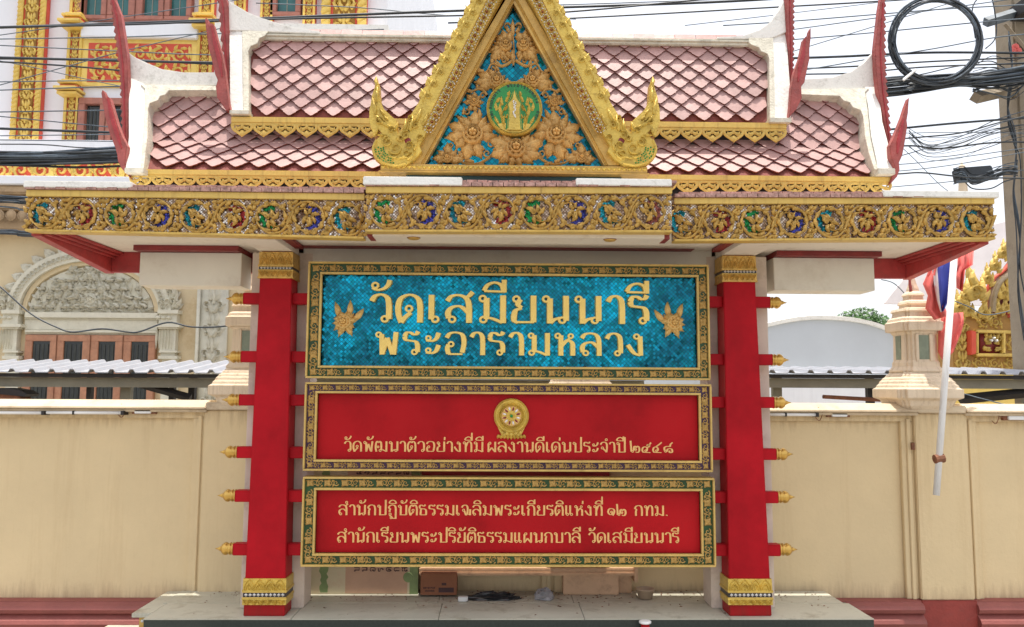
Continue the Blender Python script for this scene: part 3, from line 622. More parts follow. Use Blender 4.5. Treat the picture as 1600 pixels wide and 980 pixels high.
# scroll ornament units for the fascia
def fascia_unit(col):
    b = MB(); rr = random.Random(ord(col))
    n = 22; pts = []; ws = []
    for i in range(n + 1):
        t = i / n; a = R(235) - t * R(330); r = .42 - .03 * t if t < .8 else .42 - .024 - .9 * (t - .8)
        pts.append((r * math.cos(a), r * math.sin(a))); ws.append(.062 * (1 - .35 * t))
    b.ridge(pts, ws, -.02, .13)
    b.ridge(catmull([(-.26, -.32), (-.02, -.46), (.30, -.40), (.50, -.12), (.62, .18)], 4), [.08] * 17, 0, .13)
    for k in range(9):
        a = R(200 - 36 * k); r = .37; b.leaf(r * math.cos(a), r * math.sin(a), a - 1.0, .24 + rr.uniform(-.03, .05), .15, -.02, .14, -1.3 + rr.uniform(-.4, .4))
    for a, L, W in ((20, .25, .15), (65, .22, .13), (110, .27, .16), (165, .20, .12), (-25, .22, .13), (-75, .18, .11), (-130, .22, .14)):
        a = R(a + rr.uniform(-14, 14)); b.leaf(-.03 + .05 * math.cos(a), -.05 + .05 * math.sin(a), a, L * 1.22, W, -.03, .15, rr.choice((-1.2, 1.2)))
    b.spiral(.03, .03, .085, .02, R(-60), 1.2, .055, -.08, .08); b.spiral(-.10, -.02, .06, .02, R(120), -1.2, .045, -.07, .07)
    for x, z, a, L in ((-.52, .36, 10, .26), (-.52, .20, 60, .22), (-.58, .44, -30, .2), (.50, -.40, 190, .26), (.56, -.30, 140, .24), (.40, .40, 200, .24), (.55, .40, 240, .24), (-.50, -.36, 30, .24), (-.56, -.2, -60, .24), (.56, .02, 100, .2), (-.56, .02, 80, .22), (.12, .44, 180, .24), (-.1, .46, 200, .2), (.62, -.42, 170, .2), (-.62, -.44, 10, .2)):
        b.leaf(x, z, R(a), L, .14, 0, .14, .9)
    for k in range(5):
        for s in (-1, 1): b.dome(-.5 + .25 * k, s * .475, .028, 0, .04, 0, 6, 2)
    r0, r1 = .16, .37; A = [R(70 + 17 * k) for k in range(15)]
    for k in range(14):
        r0 = .17 + .05 * (k % 3) / 2; r1 = .31 + .05 * (k % 2); p = [(r0 * math.cos(A[k]), -.006, r0 * math.sin(A[k])), (r1 * math.cos(A[k]), -.006, r1 * math.sin(A[k])), (r1 * math.cos(A[k + 1]), -.006, r1 * math.sin(A[k + 1])), (r0 * math.cos(A[k + 1]), -.006, r0 * math.sin(A[k + 1]))]
        b.add(p, [(0, 1, 2, 3)], 1)
    return b.mesh('scroll_ornament', [M_goldc, M_gl[col]], True)
FU = {c_: fascia_unit(c_) for c_ in 'trgpb'}
def fascia(px0, px1, tl, tr, bl, br, seq, Y, cxs, railh):
    """board traced by its corner heights; scrolls stand on silver mosaic"""
    A, B, C, D = P(px0, bl, Y), P(px1, br, Y), P(px1, tr, Y), P(px0, tl, Y)
    D.x = A.x; C.x = B.x
    fb = MB().extr([A, B, C, D], (0, .06, 0)).build('fascia', M_silver, PAV)
    rb = MB(); hr = railh * PXM(Y)
    rb.extr([D + Vector((0, -.02, 0)), C + Vector((0, -.02, 0)), C + Vector((0, -.02, hr)), D + Vector((0, -.02, hr))], (0, .10, 0))
    rb.extr([A + Vector((0, -.012, -.010)), B + Vector((0, -.012, -.010)), B + Vector((0, -.012, 0.004)), A + Vector((0, -.012, 0.004))], (0, .08, 0))
    rb.build('gold_rail', M_goldr, fb, bevel=.003)
    for i, (c_, px) in enumerate(zip(seq, cxs)):
        t = (px - px0) / (px1 - px0); x = A.x + (B.x - A.x) * t; zb = A.z + (B.z - A.z) * t; zt = D.z + (C.z - D.z) * t; h = (zt - zb)
        o = obj('scroll_ornament', FU[c_], fb, loc=(x, Y - .002, (zb + zt) / 2), scale=(h * .98, h, h * .97), rot=(0, R(180) if i % 2 else 0, 0))
    # chipped tile edge above
    n = int((px1 - px0) / 16); te = MB()
    for k in range(n):
        t0, t1 = k / n, (k + 1) / n; j = random.uniform(-.003, .004); x0 = A.x + (B.x - A.x) * t0; x1 = A.x + (B.x - A.x) * t1 - .004
        z = D.z + (C.z - D.z) * t0 + hr
        te.box(x0, x1, Y - .035 + j, Y + .30, z + .001, z + .022 + j)
        te.box(x0 + .03, x1 + .03, Y - .02 + j, Y + .32, z + .0235, z + .036 + j)
    te.build('tile_edge', [M_tileb], fb)
    return A, B, C, D, hr
c9 = lambda a, b_, n: [a + (b_ - a) * k / (n - 1) for k in range(n)]
LF = fascia(40, 569, 308, 314, 359, 371, 'trgptrgpt', YF, c9(68, 541, 9), 10.5)
RF = fascia(1053, 1554, 320, 320, 375, 372, 'trgptrgpt', YF, c9(1066, 1523, 9), 10)
CF = fascia(571, 1050, 303, 304, 360, 361, 'gptrgptb', YC, c9(603, 1014, 8), 10.5)
# centre projection returns and underside
x0, x1 = CF[0].x, CF[1].x; zb_ = CF[0].z
MB().box(x0 + .03, x1 - .03, YC + .06, YF + .12, zb_ - .02, zb_ + .03).build('centre_soffit', M_soffit, PAV)
for x, s in ((x0, 1), (x1, -1)):
    MB().box(x, x + s * .03, YC + .062, YF + .06, zb_ - .022, zb_ + .22).build('return_board', M_trim, PAV)
# thin white marble cap slabs near the ends
for a, b_, pt_, pb_, Y in ((36, 205, 283, 293, YF - .04), (1380, 1561, 298, 308, YF - .04), (567, 722, 276, 289, YC - .04), (900, 1050, 279, 290, YC - .04)):
    x0, x1 = XX(a, Y, 290), XX(b_, Y, 290); z1, z0 = P((a + b_) / 2, pt_, Y).z, P((a + b_) / 2, pb_, Y).z
    MB().box(x0, x1, Y, Y + .45, z0, z1).build('cap_slab', M_stucco, PAV, bevel=.004)
MB().box(xL0 + .02, xR1 - .02, YF + .07, YB - .04, ZFB + .17, ZFB + .235).build('roof_slab', M_stucco, PAV)
MB().box(CF[0].x + .04, CF[1].x - .04, YC + .08, YF + .5, CF[2].z - .12, CF[2].z + .05).build('centre_roof_slab', M_stucco, PAV)

for px_, lb_ in ((645, 'small round lamp under the left half of the centre eave'), (955, 'small round lamp under the right half of the centre eave')):
    c = P(px_, 364, YC + .05); c.z = CF[0].z - .021
    t = thing('eave_lamp', lb_, 'lamp', c, 'round lamps under the centre eave')
    MB().lathe([(.034, 0), (.034, .004), (.028, .008), (.014, .011), (.003, .012)], (c.x, c.y + .05, c.z), (0, 0, -1), 16).build('lamp_bowl', M_goldm, t, True)
    MB().lathe([(.038, 0), (.038, .004)], (c.x, c.y + .05, c.z + .004), (0, 0, -1), 16).build('lamp_rim', M_trim, t)

# ------------------------------------------------------------------ tiled roofs
tile_mb = MB(); W_, PIT = 1.0, 1.0
def tile_mesh(w_, p):
    b = MB(); k = 2.25
    o = [(0, 0), (.09, .10), (.20, .34), (.28, .46), (.30, .60), (.46, .90), (.5, 1.0), (.5, k), (-.5, k), (-.5, 1.0), (-.46, .90), (-.30, .60), (-.28, .46), (-.20, .34), (-.09, .10)]
    H = .027; T_ = .0085
    top = [(x * w_ * .985, v * p, H * (1 - v / k) + .002) for x, v in o]
    # local frame: x across, y = up slope, z = normal
    n = len(top); vs = top + [(x, y, z - T_) for x, y, z in top]
    b.add(vs, [tuple(range(n))], 0)
    base = 0
    for i in range(n):
        j = (i + 1) % n; b.f.append((j, i, n + i, n + j)); b.m.append(1)
    return b.mesh('roof_tile', [M_tile, M_tilee])
TW = 32.8 * PXM(5.2, 120); PITCHT = .0605 * 1.02
TM = tile_mesh(TW, PITCHT)
def roof(name, prof, xa, xb, gable_cut, label=None):
    """prof: [(Y,z)...] from eave to ridge; xa, xb functions of z giving clip limits"""
    root = bpy.data.objects.new(name, None)
    vb = MB(); V = [(y, z) for y, z in prof]
    X0, X1 = xa(V[0][1]), xb(V[0][1])
    for i in range(len(V) - 1):
        (y0, z0), (y1, z1) = V[i], V[i + 1]
        vb.add([(xa(z0), y0, z0), (xb(z0), y0, z0), (xb(z1), y1, z1), (xa(z1), y1, z1)], [(0, 1, 2, 3)])
    # back slope and end walls (mirror of the front across the ridge)
    (yr, zr) = V[-1]
    for i in range(len(V) - 1):
        (y0, z0), (y1, z1) = V[i], V[i + 1]; m0, m1 = 2 * yr - y0 + .02, 2 * yr - y1 + .02
        vb.add([(xa(z0), m0, z0), (xb(z0), m0, z0), (xb(z1), m1, z1), (xa(z1), m1, z1)], [(3, 2, 1, 0)])
        for xf in (xa, xb): vb.add([(xf(z0), y0, z0), (xf(z1), y1, z1), (xf(z1), m1, z1), (xf(z0), m0, z0)], [(0, 1, 2, 3)])
    dk = vb.build(name, M_tilee, PAV)
    seg = []; tot = 0
    for i in range(len(V) - 1):
        l = math.hypot(V[i + 1][0] - V[i][0], V[i + 1][1] - V[i][1]); seg.append((tot, l, V[i], V[i + 1])); tot += l
    tiles = []; row = 0; v = 0.004
    while v < tot - PITCHT * .9:
        for (s0, l, a, b_) in seg:
            if s0 <= v + PITCHT < s0 + l + 1e-6 or (s0, l, a, b_) == seg[-1] and v + PITCHT >= s0: break
        u = ((b_[0] - a[0]) / l, (b_[1] - a[1]) / l); t = v - s0
        y = a[0] + u[0] * t; z = a[1] + u[1] * t; slope = math.atan2(u[1], u[0])
        x = XC + (row % 2) * TW / 2 - 40 * TW
        while x < 5:
            x += TW
            if x < xa(z) + TW * .30 or x > xb(z) - TW * .30: continue
            if gable_cut(x, z, TW): continue
            tiles.append((x, y, z, slope))
        v += PITCHT; row += 1
    return dk, tiles
GA = P(805, -118, 4.7); GB = ZZ(262, 4.7)                 # apex of the bargeboards
def gcut(x, z, tw):                                       # tiles swallowed by the cross-gable
    half = (GA.z - z) * .545 * .93 - .20
    return abs(x - GA.x) < half
Yl = (4.90, 5.06, 5.18)
def lin(xa_, za_, xb_, zb_): return lambda z: xa_ + (xb_ - xa_) * (z - za_) / (zb_ - za_)
zl0, zl1, zl2 = ZZ(271, Yl[0]), ZZ(226, Yl[1]), ZZ(143, Yl[2])
lxa = lin(P(222, 268, Yl[0]).x, zl0, P(226, 160, Yl[2]).x, zl2); lxb = lin(P(1372, 274, Yl[0]).x, zl0, P(1350, 160, Yl[2]).x, zl2)
lowd, lowt = roof('lower_roof', [(Yl[0], zl0), (Yl[1], zl1), (Yl[2], zl2)], lxa, lxb, gcut)
Yu = (5.04, 5.20)
zu0, zu1 = ZZ(189, Yu[0]), ZZ(64, Yu[1])
uxa = lin(P(384, 183, Yu[0]).x, zu0, P(386, 90, Yu[1]).x, zu1); uxb = lin(P(1207, 193, Yu[0]).x, zu0, P(1205, 90, Yu[1]).x, zu1)
upd, upt = roof('upper_roof', [(Yu[0], zu0), (Yu[1], zu1)], uxa, uxb, gcut)
zh = ZZ(186, 5.0)                                          # lower tiles above this height sit under the upper tier
xu0, xu1 = uxa(zu0) - .08, uxb(zu0) + .08
lowt = [t for t in lowt if not (t[2] > zh and xu0 < t[0] < xu1)]
allt = [(t, upd) for t in upt] + [(t, lowd) for t in lowt]
singles = allt[:300] if len(allt) > 300 else allt
if len(allt) > 300:                                        # keep the largest (open) ones single: lower rows under the lace are joined
    lo = sorted([t for t in allt if t[1] is lowd], key=lambda q: -q[0][2]); singles = ([t for t in allt if t[1] is upd] + lo)[:300]
rest = [t for t in allt if t not in singles]
for (x, y, z, s), par in singles:
    o = obj('roof_tile', TM, par, loc=(x, y, z), rot=(s + random.uniform(-.02, .02), random.uniform(-.022, .022), random.uniform(-.02, .02)))
if rest:
    b = MB(); tv = [v.co.copy() for v in TM.vertices]; tf = [tuple(p.vertices) for p in TM.polygons]; tm_ = [p.material_index for p in TM.polygons]
    for (x, y, z, s), par in rest:
        m4 = Matrix.Translation((x, y, z)) @ Matrix.Rotation(s + random.uniform(-.012, .012), 4, 'X'); base = len(b.v)
        b.v += [tuple(m4 @ v) for v in tv]; b.f += [tuple(base + i for i in f_) for f_ in tf]; b.m += tm_
    b.build('roof_tiles', [M_tile, M_tilee], lowd, kind='stuff')
print('tiles', len(singles), len(rest))
# lace pendants under the eaves
def lace_mesh():
    b = MB()
    b.ridge([(-.5, 0), (.5, 0)], [.20, .20], 0, .06)
    for s in (-1, 1):
        b.spiral(s * .33, -.20, .15, .05, R(90), -s * .9, .15, 0, .09)
        b.ridge(catmull([(s * .47, -.06), (s * .40, -.30), (s * .22, -.46), (s * .02, -.62)], 3), [.15] * 10, 0, .09)
        b.leaf(s * .04, -.20, R(90 - s * 100), .28, .20, 0, .08, -s * .8)
        b.ridge(catmull([(s * .02, -.06), (s * .10, -.30), (s * .30, -.38)], 3), [.07] * 7, -.01, .07)
    b.leaf(0, -.02, R(-90), .30, .15, -.02, .08, 0, 0, False)
    b.leaf(0, -.36, R(-90), .38, .26, 0, .10, 0, 0, False)
    # body plate with depth so the pendant is solid from the side
    return b
LB = lace_mesh()
back = MB()
back.box(-.5, .5, .02, .08, -.03, .04)
back.prism([(-.40,-.32),(-.30,-.30),(-.20,-.44),(-.08,-.36),(0,-.46),(.08,-.36),(.20,-.44),(.30,-.30),(.40,-.32),(.20,-.52),(0,-.68),(-.20,-.52)], .02, .10)
for v, f_, m_ in ((back.v, back.f, back.m),): 
    base = len(LB.v); LB.v += v; LB.f += [tuple(base + i for i in q_) for q_ in f_]; LB.m += m_
LM = LB.mesh('lace_pendant', [M_goldr], True)
def lace(parent, pxs, pxe, py_top, rail, Y, n, pend):
    x0, x1 = XX(pxs, Y, py_top), XX(pxe, Y, py_top); z1, z0 = ZZ(py_top, Y), ZZ(py_top + rail, Y)
    # the rail takes its height at the pavilion centre; it stays level
    MB().box(x0, x1, Y - .012, Y + .03, z0, z1).build('eave_rail', M_goldr, parent, bevel=.003)
    p = (x1 - x0) / n
    h = pend * PXM(Y) / .70
    for k in range(n):
        x = x0 + (k + .5) * p
        if abs(x - GA.x) < (GA.z - z0) * .545 - .25: continue
        obj('lace_pendant', LM, parent, loc=(x, Y, z0 - .004), scale=(p, p * .9, h))
    # near-black board, its colour standing in for the shade behind the lace
    MB().box(x0 + .03, x1 - .03, Y + .06, Y + .10, z0 - .10, z1 - .004).build('eave_shade_board', M_dark, parent)
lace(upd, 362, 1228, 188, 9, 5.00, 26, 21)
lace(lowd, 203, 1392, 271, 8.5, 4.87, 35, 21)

# ------------------------------------------------------------------ white roof borders, ridges and red finials
def trace(name, pts, Y, t, m, par, bevel=0.004, **kw):
    vs = [P(x, y, Y) for x, y in pts]
    return MB().extr(vs, (0, t, 0)).build(name, m, par, bevel=bevel, **kw)
def slope_piece(name, pts, Y0, y0, Y1, y1, t, m, par, bevel=.004):
    a, b_ = P(800, y0, Y0), P(800, y1, Y1); a.x = b_.x = 0
    n = Vector((1, 0, 0)).cross((b_ - a)).normalized()
    if n.y > 0: n = -n
    pt = a + n * t
    vs = [PR(x, y, pt, n) for x, y in pts]
    return MB().extr(vs, -n * (t + .05)).build(name, m, par, bevel=bevel)
# lower tier, left and right
slope_piece('gable_border', [(201,120),(226,132),(228,165),(224,214),(221,262),(224,269),(195,266),(199,240),(201,214)], 4.90, 271, 5.18, 138, .05, M_stucco, lowd)
slope_piece('border_moulding', [(219,132),(340,134),(340,141),(264,141),(258,148),(250,150),(246,157),(234,161),(231,170),(230,214),(226,250),(224,268),(219,266),(223,214),(226,165),(226,138)], 4.90, 271, 5.18, 138, .058, M_stuccog, lowd, .002)
trace('ridge', [(201,82),(210,89),(229,98),(253,108),(287,113),(340,113),(372,113),(372,135),(340,134),(262,134),(226,133),(201,136)], 5.135, .17, M_stucco, lowd)
slope_piece('gable_border', [(1371,120),(1350,134),(1357,165),(1362,214),(1371,255),(1373,268),(1398,270),(1398,262),(1387,220),(1379,190)], 4.90, 271, 5.18, 138, .05, M_stucco, lowd)
slope_piece('border_moulding', [(1240,140),(1358,138),(1352,144),(1355,165),(1360,214),(1368,250),(1374,268),(1366,264),(1358,240),(1352,214),(1349,182),(1345,172),(1333,168),(1328,160),(1318,157),(1312,150),(1240,147)], 4.90, 271, 5.18, 138, .058, M_stuccog, lowd, .002)
trace('ridge', [(1222,124),(1250,124),(1300,121),(1330,112),(1350,98),(1366,80),(1371,120),(1371,136),(1350,140),(1240,141),(1222,141)], 5.135, .17, M_stucco, lowd)
# upper tier
slope_piece('gable_border', [(357,40),(380,50),(380,120),(381,172),(388,176),(359,174),(359,100)], 5.04, 189, 5.20, 60, .05, M_stucco, upd)
slope_piece('border_moulding', [(378,46),(420,48),(414,56),(405,60),(402,68),(392,72),(388,80),(389,176),(380,175),(379,100)], 5.04, 189, 5.20, 60, .058, M_stuccog, upd, .002)
trace('ridge', [(357,0),(365,6),(385,18),(403,26),(425,33),(450,41),(500,49),(500,53),(420,50),(378,48),(357,48)], 5.14, .16, M_stucco, upd)
MB().box(XX(408, 5.12, 55), XX(1185, 5.12, 62), 5.150, 5.24, ZZ(64, 5.12), ZZ(53, 5.12)).build('ridge_band', M_stuccog, upd, bevel=.006)
MB().box(XX(408, 5.12, 55), XX(1185, 5.12, 62), 5.138, 5.24, ZZ(58, 5.12) - .004, ZZ(58, 5.12) + .008).build('ridge_moulding', M_stuccog, upd, bevel=.002)
trace('ridge', [(1120,58),(1160,56),(1188,46),(1205,33),(1218,14),(1225,0),(1229,50),(1206,60),(1180,61),(1120,61)], 5.14, .16, M_stucco, upd)
slope_piece('gable_border', [(1206,50),(1229,48),(1232,100),(1236,150),(1236,186),(1210,188),(1208,120)], 5.04, 189, 5.20, 60, .05, M_stucco, upd)
slope_piece('border_moulding', [(1170,58),(1208,58),(1210,120),(1211,189),(1203,190),(1202,92),(1199,84),(1189,80),(1186,74),(1174,70),(1170,66)], 5.04, 189, 5.20, 60, .058, M_stuccog, upd, .002)
for (x0_, x1_, y0_, y1_, Y_, par) in ((194, 225, 262, 270, 4.80, lowd), (1372, 1399, 263, 272, 4.80, lowd), (358, 389, 172, 178, 4.96, upd), (1203, 1237, 184, 191, 4.96, upd)):
    a = P(x0_, y1_, Y_); b_ = P(x1_, y0_, Y_)
    MB().box(a.x, b_.x, Y_, Y_ + .16, a.z, b_.z).build('border_foot', M_stuccog, par, bevel=.003)
def serr(pts, side, n=8, amp=3.2):
    out = []
    for i in range(len(pts) - 1):
        (x0, y0), (x1, y1) = pts[i], pts[i + 1]; L = math.hypot(x1 - x0, y1 - y0); k = max(1, int(L / n))
        for j in range(k):
            t = j / k; out.append((x0 + (x1 - x0) * t, y0 + (y1 - y0) * t)); t = (j + .75) / k
            out.append((x0 + (x1 - x0) * t + side * amp, y0 + (y1 - y0) * t - 1)); t = (j + .8) / k
            out.append((x0 + (x1 - x0) * t, y0 + (y1 - y0) * t))
    out.append(pts[-1]); return out
def finial(left, right, side, Y, par, groove=True):
    l2, r2 = sample(left, 14), sample(right, 14); lo, hi = [], []
    for (xa, ya), (xb, yb) in zip(l2, r2):
        m_ = (xa + xb) / 2; lo.append((m_ + (xa - m_) * .80, ya)); hi.append((m_ + (xb - m_) * .80, yb))
    left, right = lo, hi
    o = serr(left if side < 0 else right, side); inner = (right if side < 0 else left)
    ob = trace('gable_finial', o + inner[::-1], Y, .05, M_horn, par, .003)
    mid = [((a[0] + b_[0]) / 2 + side * 1, (a[1] + b_[1]) / 2) for a, b_ in zip(sample(left, 9), sample(right, 9))]
    if groove:
        pts = [P(x, y, Y) for x, y in mid[1:]]
        MB().ribbon([(p.x, p.z) for p in pts], [.010] * len(pts), Y, .006).build('groove', M_horn2, ob)
def sample(pts, n):
    out = []; ys = [p[1] for p in pts]
    for i in range(n):
        y = ys[0] + (ys[-1] - ys[0]) * i / (n - 1)
        for a, b_ in zip(pts, pts[1:]):
            if a[1] <= y <= b_[1] + 1e-6:
                t = (y - a[1]) / ((b_[1] - a[1]) or 1); out.append((a[0] + (b_[0] - a[0]) * t, y)); break
    return out
YH = 5.06
finial([(166,-45),(172,0),(177,31),(178,49),(183,86),(187,122),(189,165),(190,208),(197,240)], [(168,-45),(180,0),(189,18),(195,55),(200,86),(201,120),(202,165),(201,211),(199,245)], -1, YH, lowd)
finial([(334,-40),(340,0),(343,24),(345,61),(350,92),(352,120),(356,160)], [(340,-40),(357,0),(358,24),(359,61),(359,92),(359,120),(360,168)], -1, YH + .06, upd)
finial([(1382,-30),(1374,9),(1365,80),(1369,132),(1379,184),(1391,246)], [(1384,-30),(1383,15),(1384,80),(1386,135),(1391,200),(1396,250)], 1, YH, lowd)
finial([(1228,-45),(1226,0),(1230,77),(1235,138),(1235,172)], [(1238,-45),(1241,0),(1240,77),(1239,130),(1237,172)], 1, YH + .06, upd)
def corner(pts, groove, Y, par):
    ob = trace('corner_finial', pts, Y, .05, M_horn, par, .003)
    p = [P(x, y, Y) for x, y in groove]; n = len(p); w_ = [.006] + [.026] * (n - 2) + [.008]
    MB().ribbon([(q_.x, q_.z) for q_ in p], w_, Y, .006).build('groove', M_horn2, ob)
corner([(160,140),(158,145),(161,165),(164,184),(166,188),(168,196),(171,208),(174,216),(180,231),(183,242),(184,252),(189,262),(204,279),(199,268),(195,258),(196,245),(198,228),(190,212),(183,194),(177,174),(171,153),(167.5,150),(166,158),(163,146)],
       [(168,153),(174,180),(182,208),(190,232)], 4.84, lowd)
corner([(322,27),(320,30),(323,55),(325,68),(327,80),(330,90),(336,116),(340,125),(337,135),(339,152),(354,174),(359,170),(357,160),(354,135),(351,110),(346,83),(339,61),(333,37),(328,36),(327,44),(324,30)],
       [(330,40),(336,68),(343,95),(347,120)], 4.95, upd)
corner([(1421,152),(1420,160),(1419,176),(1417,188),(1418,196),(1416,210),(1413,228),(1410,243),(1405,254),(1406,265),(1402,276),(1390,289),(1394,276),(1399,263),(1392,244),(1391,227),(1398,212),(1405,196),(1411,181),(1416,165)],
       [(1412,186),(1408,205),(1404,222),(1402,240)], 4.84, lowd)
corner([(1267,43),(1267,58),(1265,76),(1265,92),(1261,110),(1257,129),(1252,135),(1253,153),(1245,170),(1233,184),(1235,165),(1237,135),(1241,113),(1250,89),(1256,61),(1260,56),(1263,61),(1265,48)],
       [(1258,62),(1255,86),(1250,106),(1247,128)], 4.95, upd)

# ------------------------------------------------------------------ the gable (pediment)
YG = 4.66
def PG(x, y, Y=YG): q_ = P(x, y, Y); return (q_.x, q_.z)
q = PXM(YG, 200)
def gz(pts, Y=YG): return [PG(x, y, Y) for x, y in pts]
fld = MB().prism(gz([(802,12),(942,263),(664,263)]), YG, YG + .05).build('gable_field', M_blue2, PAV)
mo = MB()
mo.prism(gz([(805,-18),(802,12),(664,263),(637,263)]), YG - .06, YG + .05); mo.prism(gz([(805,-18),(973,263),(942,263),(802,12)]), YG - .059, YG + .05)
mo.ridge(gz([(804,3),(660,263)], YG), [4.5 * q] * 2, YG - .06, .012); mo.ridge(gz([(804,3),(946,263)], YG), [4.5 * q] * 2, YG - .06, .012)
mo.build('gable_moulding', M_goldm, PAV)
bb = MB(); bb.box(PG(603,0)[0], PG(1005,0)[0], YG - .075, YG + .05, ZZ(274, YG), ZZ(263.5, YG))
bb.box(PG(600,0)[0], PG(1008,0)[0], YG - .085, YG + .05, ZZ(276.5, YG), ZZ(274, YG) - .001)
sill = bb.build('gable_sill', M_goldm, PAV, bevel=.003)
st = MB(); st.dome(0, 0, 2.6 * q, 0, .012, 0, 7, 2)
for s in (-1, 1): st.leaf(0, 0, R(90 + s * 60), 5 * q, 3 * q, 0, .008, 0)
stm = st.mesh('sill_bud', [M_gold], True)
for k in range(52):
    x = PG(607,0)[0] + (PG(1001,0)[0] - PG(607,0)[0]) * k / 51; obj('sill_bud', stm, sill, loc=(x, YG - .075, ZZ(268.5, YG)))
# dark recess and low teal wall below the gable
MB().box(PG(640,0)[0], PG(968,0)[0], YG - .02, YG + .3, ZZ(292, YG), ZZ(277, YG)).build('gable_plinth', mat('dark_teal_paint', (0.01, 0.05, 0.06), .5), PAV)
# relief flowers on the field
def fl(name, parts, m=M_goldd):
    b = MB()
    for fn in parts: fn(b)
    return b.build(name, m, fld, True)
def FLW(x, y, r, lv, h=.05, y0=0.0):
    def f(b):
        cx, cz = PG(x, y); b.flower(cx, cz, r * q, [(a, L * q) for a, L in lv], YG - y0, h * 1.5)
    return f
def VINE(pts, w0=5, w1=2.5, h=.03):
    def f(b):
        p = catmull(gz(pts), 4); n = len(p); b.ridge(p, [(w0 + (w1 - w0) * i / (n - 1)) * q for i in range(n)], YG, h)
    return f
def LF_(x, y, a, L, W, curl=.4, h=.03):
    def f(b):
        cx, cz = PG(x, y); b.leaf(cx, cz, R(a), L * q, W * q, YG - .002, h, curl)
    return f
def SP(x, y, r, a0, tn, w_=3.5, h=.025):
    def f(b):
        cx, cz = PG(x, y); b.spiral(cx, cz, r * q, r * .2 * q, R(a0), tn, w_ * q, YG, h)
    return f
for s in (-1, 1):
    M_ = (lambda x: 803.5 + s * (x - 803.5)) ; A_ = (lambda a: a if s > 0 else 180 - a)
    fl('carved_flower', [FLW(M_(868), 212, 17, [(A_(a), L) for a, L in ((95,34),(60,28),(25,36),(-5,36),(-35,26),(-75,36),(-110,32),(150,34),(180,30),(125,30))], .06)])
    fl('carved_flower', [FLW(M_(908), 248, 9, [(A_(a), L) for a, L in ((0,20),(40,16),(90,22),(140,16),(180,24),(-30,14),(200,16))], .04)])
    fl('carved_flower', [FLW(M_(866), 160, 8, [(A_(a), L) for a, L in ((0,14),(45,14),(90,14),(135,12),(-60,14),(-100,14),(-140,10),(180,12))], .035)])
    fl('carved_flower', [FLW(M_(831), 129, 12, [(A_(a), L) for a, L in ((0,30),(25,28),(-20,26),(60,20),(100,14),(-70,10),(140,12),(180,20))], .05)])
    fl('carved_flower', [FLW(M_(817), 73, 10.5, [(A_(a), L) for a, L in ((80,24),(50,20),(15,16),(-20,24),(-45,30),(-75,20),(110,22),(-110,18))], .05)])
    fl('scroll_vine', [VINE([(M_(806),95),(M_(822),104),(M_(838),100),(M_(846),112),(M_(858),118)]), LF_(M_(826),104,A_(60),14,7), LF_(M_(838),101,A_(95),13,7), LF_(M_(850),113,A_(20),20,9), SP(M_(838),112,7,A_(90),s*1.1)])
    fl('scroll_vine', [VINE([(M_(846),150),(M_(852),141),(M_(862),140),(M_(872),146)]), LF_(M_(860),140,A_(80),10,6), LF_(M_(868),144,A_(20),14,7), SP(M_(852),150,6,A_(180),-s*1.1)])
    fl('scroll_vine', [VINE([(M_(842),246),(M_(860),256),(M_(884),254),(M_(896),240),(M_(890),228)]), SP(M_(846),240,7,A_(200),s*1.2), LF_(M_(884),248,A_(70),15,8), LF_(M_(866),254,A_(20),16,8), LF_(M_(893),232,A_(100),16,8), LF_(M_(897),222,A_(60),14,6), SP(M_(902),228,4,A_(0),s*1.1,2.5), LF_(M_(884),180,A_(110),14,6), SP(M_(878),176,5,A_(90),s*1.1,2.5), LF_(M_(850),258,A_(10),14,6), LF_(M_(828),112,A_(70),12,6), SP(M_(820),96,4,A_(90),s*1.1,2.4), LF_(M_(842),118,A_(120),12,6), LF_(M_(880),196,A_(60),22,9), LF_(M_(858),188,A_(100),20,9)])
fl('carved_flower', [FLW(806, 234, 16, [(0,28),(180,28),(20,40),(160,40),(-15,36),(195,36),(-40,28),(220,28),(-75,24),(255,24),(48,26),(132,26)], .06), SP(768,226,8,0,1.1), SP(842,226,8,180,-1.1)])
fl('top_sprig', [LF_(801,56,90,28,9,0), LF_(797,52,140,14,7,-.8), LF_(806,52,40,14,7,.8), SP(792,42,6,0,1.0,3), SP(811,42,6,180,-1.0,3), LF_(802,100,95,26,10,0), LF_(795,96,130,18,8), VINE([(801,56),(803,78),(802,104)],3,3), LF_(810,96,50,18,8)])
# medallion
cx, cz = PG(803.5, 174.5); r = 43 * q; b = MB(); y0 = YG - .055
b.disc(cx, cz, r, y0, YG, 0, 40); b.disc(cx, cz, r * .90, y0 - .003, y0, 1, 40)
b.ring(cx, cz, r * .965, r * .085, y0, .014, 0, 44)
b.prism([(cx + r * x, cz + r * z) for x, z in ((-.62,-.58),(-.3,-.56),(-.32,-.8),(.32,-.8),(.30,-.56),(.62,-.58),(.5,-.76),(.2,-.9),(-.2,-.9),(-.5,-.76))], y0 - .006, y0 - .002, 2)
b.prism([(cx + r * x, cz + r * z) for x, z in ((-.27,-.82),(-.22,-.1),(-.26,.12),(-.10,.36),(0,.72),(.10,.36),(.26,.12),(.22,-.1),(.27,-.82))], y0 - .016, y0 - .002, 2)
b.ribbon([(cx + r * x, cz + r * z) for x, z in catmull([(-.24,-.78),(-.2,-.1),(-.24,.14),(-.09,.36),(0,.68),(.09,.36),(.24,.14),(.2,-.1),(.24,-.78)], 3)], [r * .03] * 25, y0 - .016, .004, 1)
for k in range(26):
    b.dome(cx + r * random.uniform(-.05, .05), cz + r * (-.36 + .60 * k / 25), r * .030, y0 - .016, .008, 3, 6, 2)
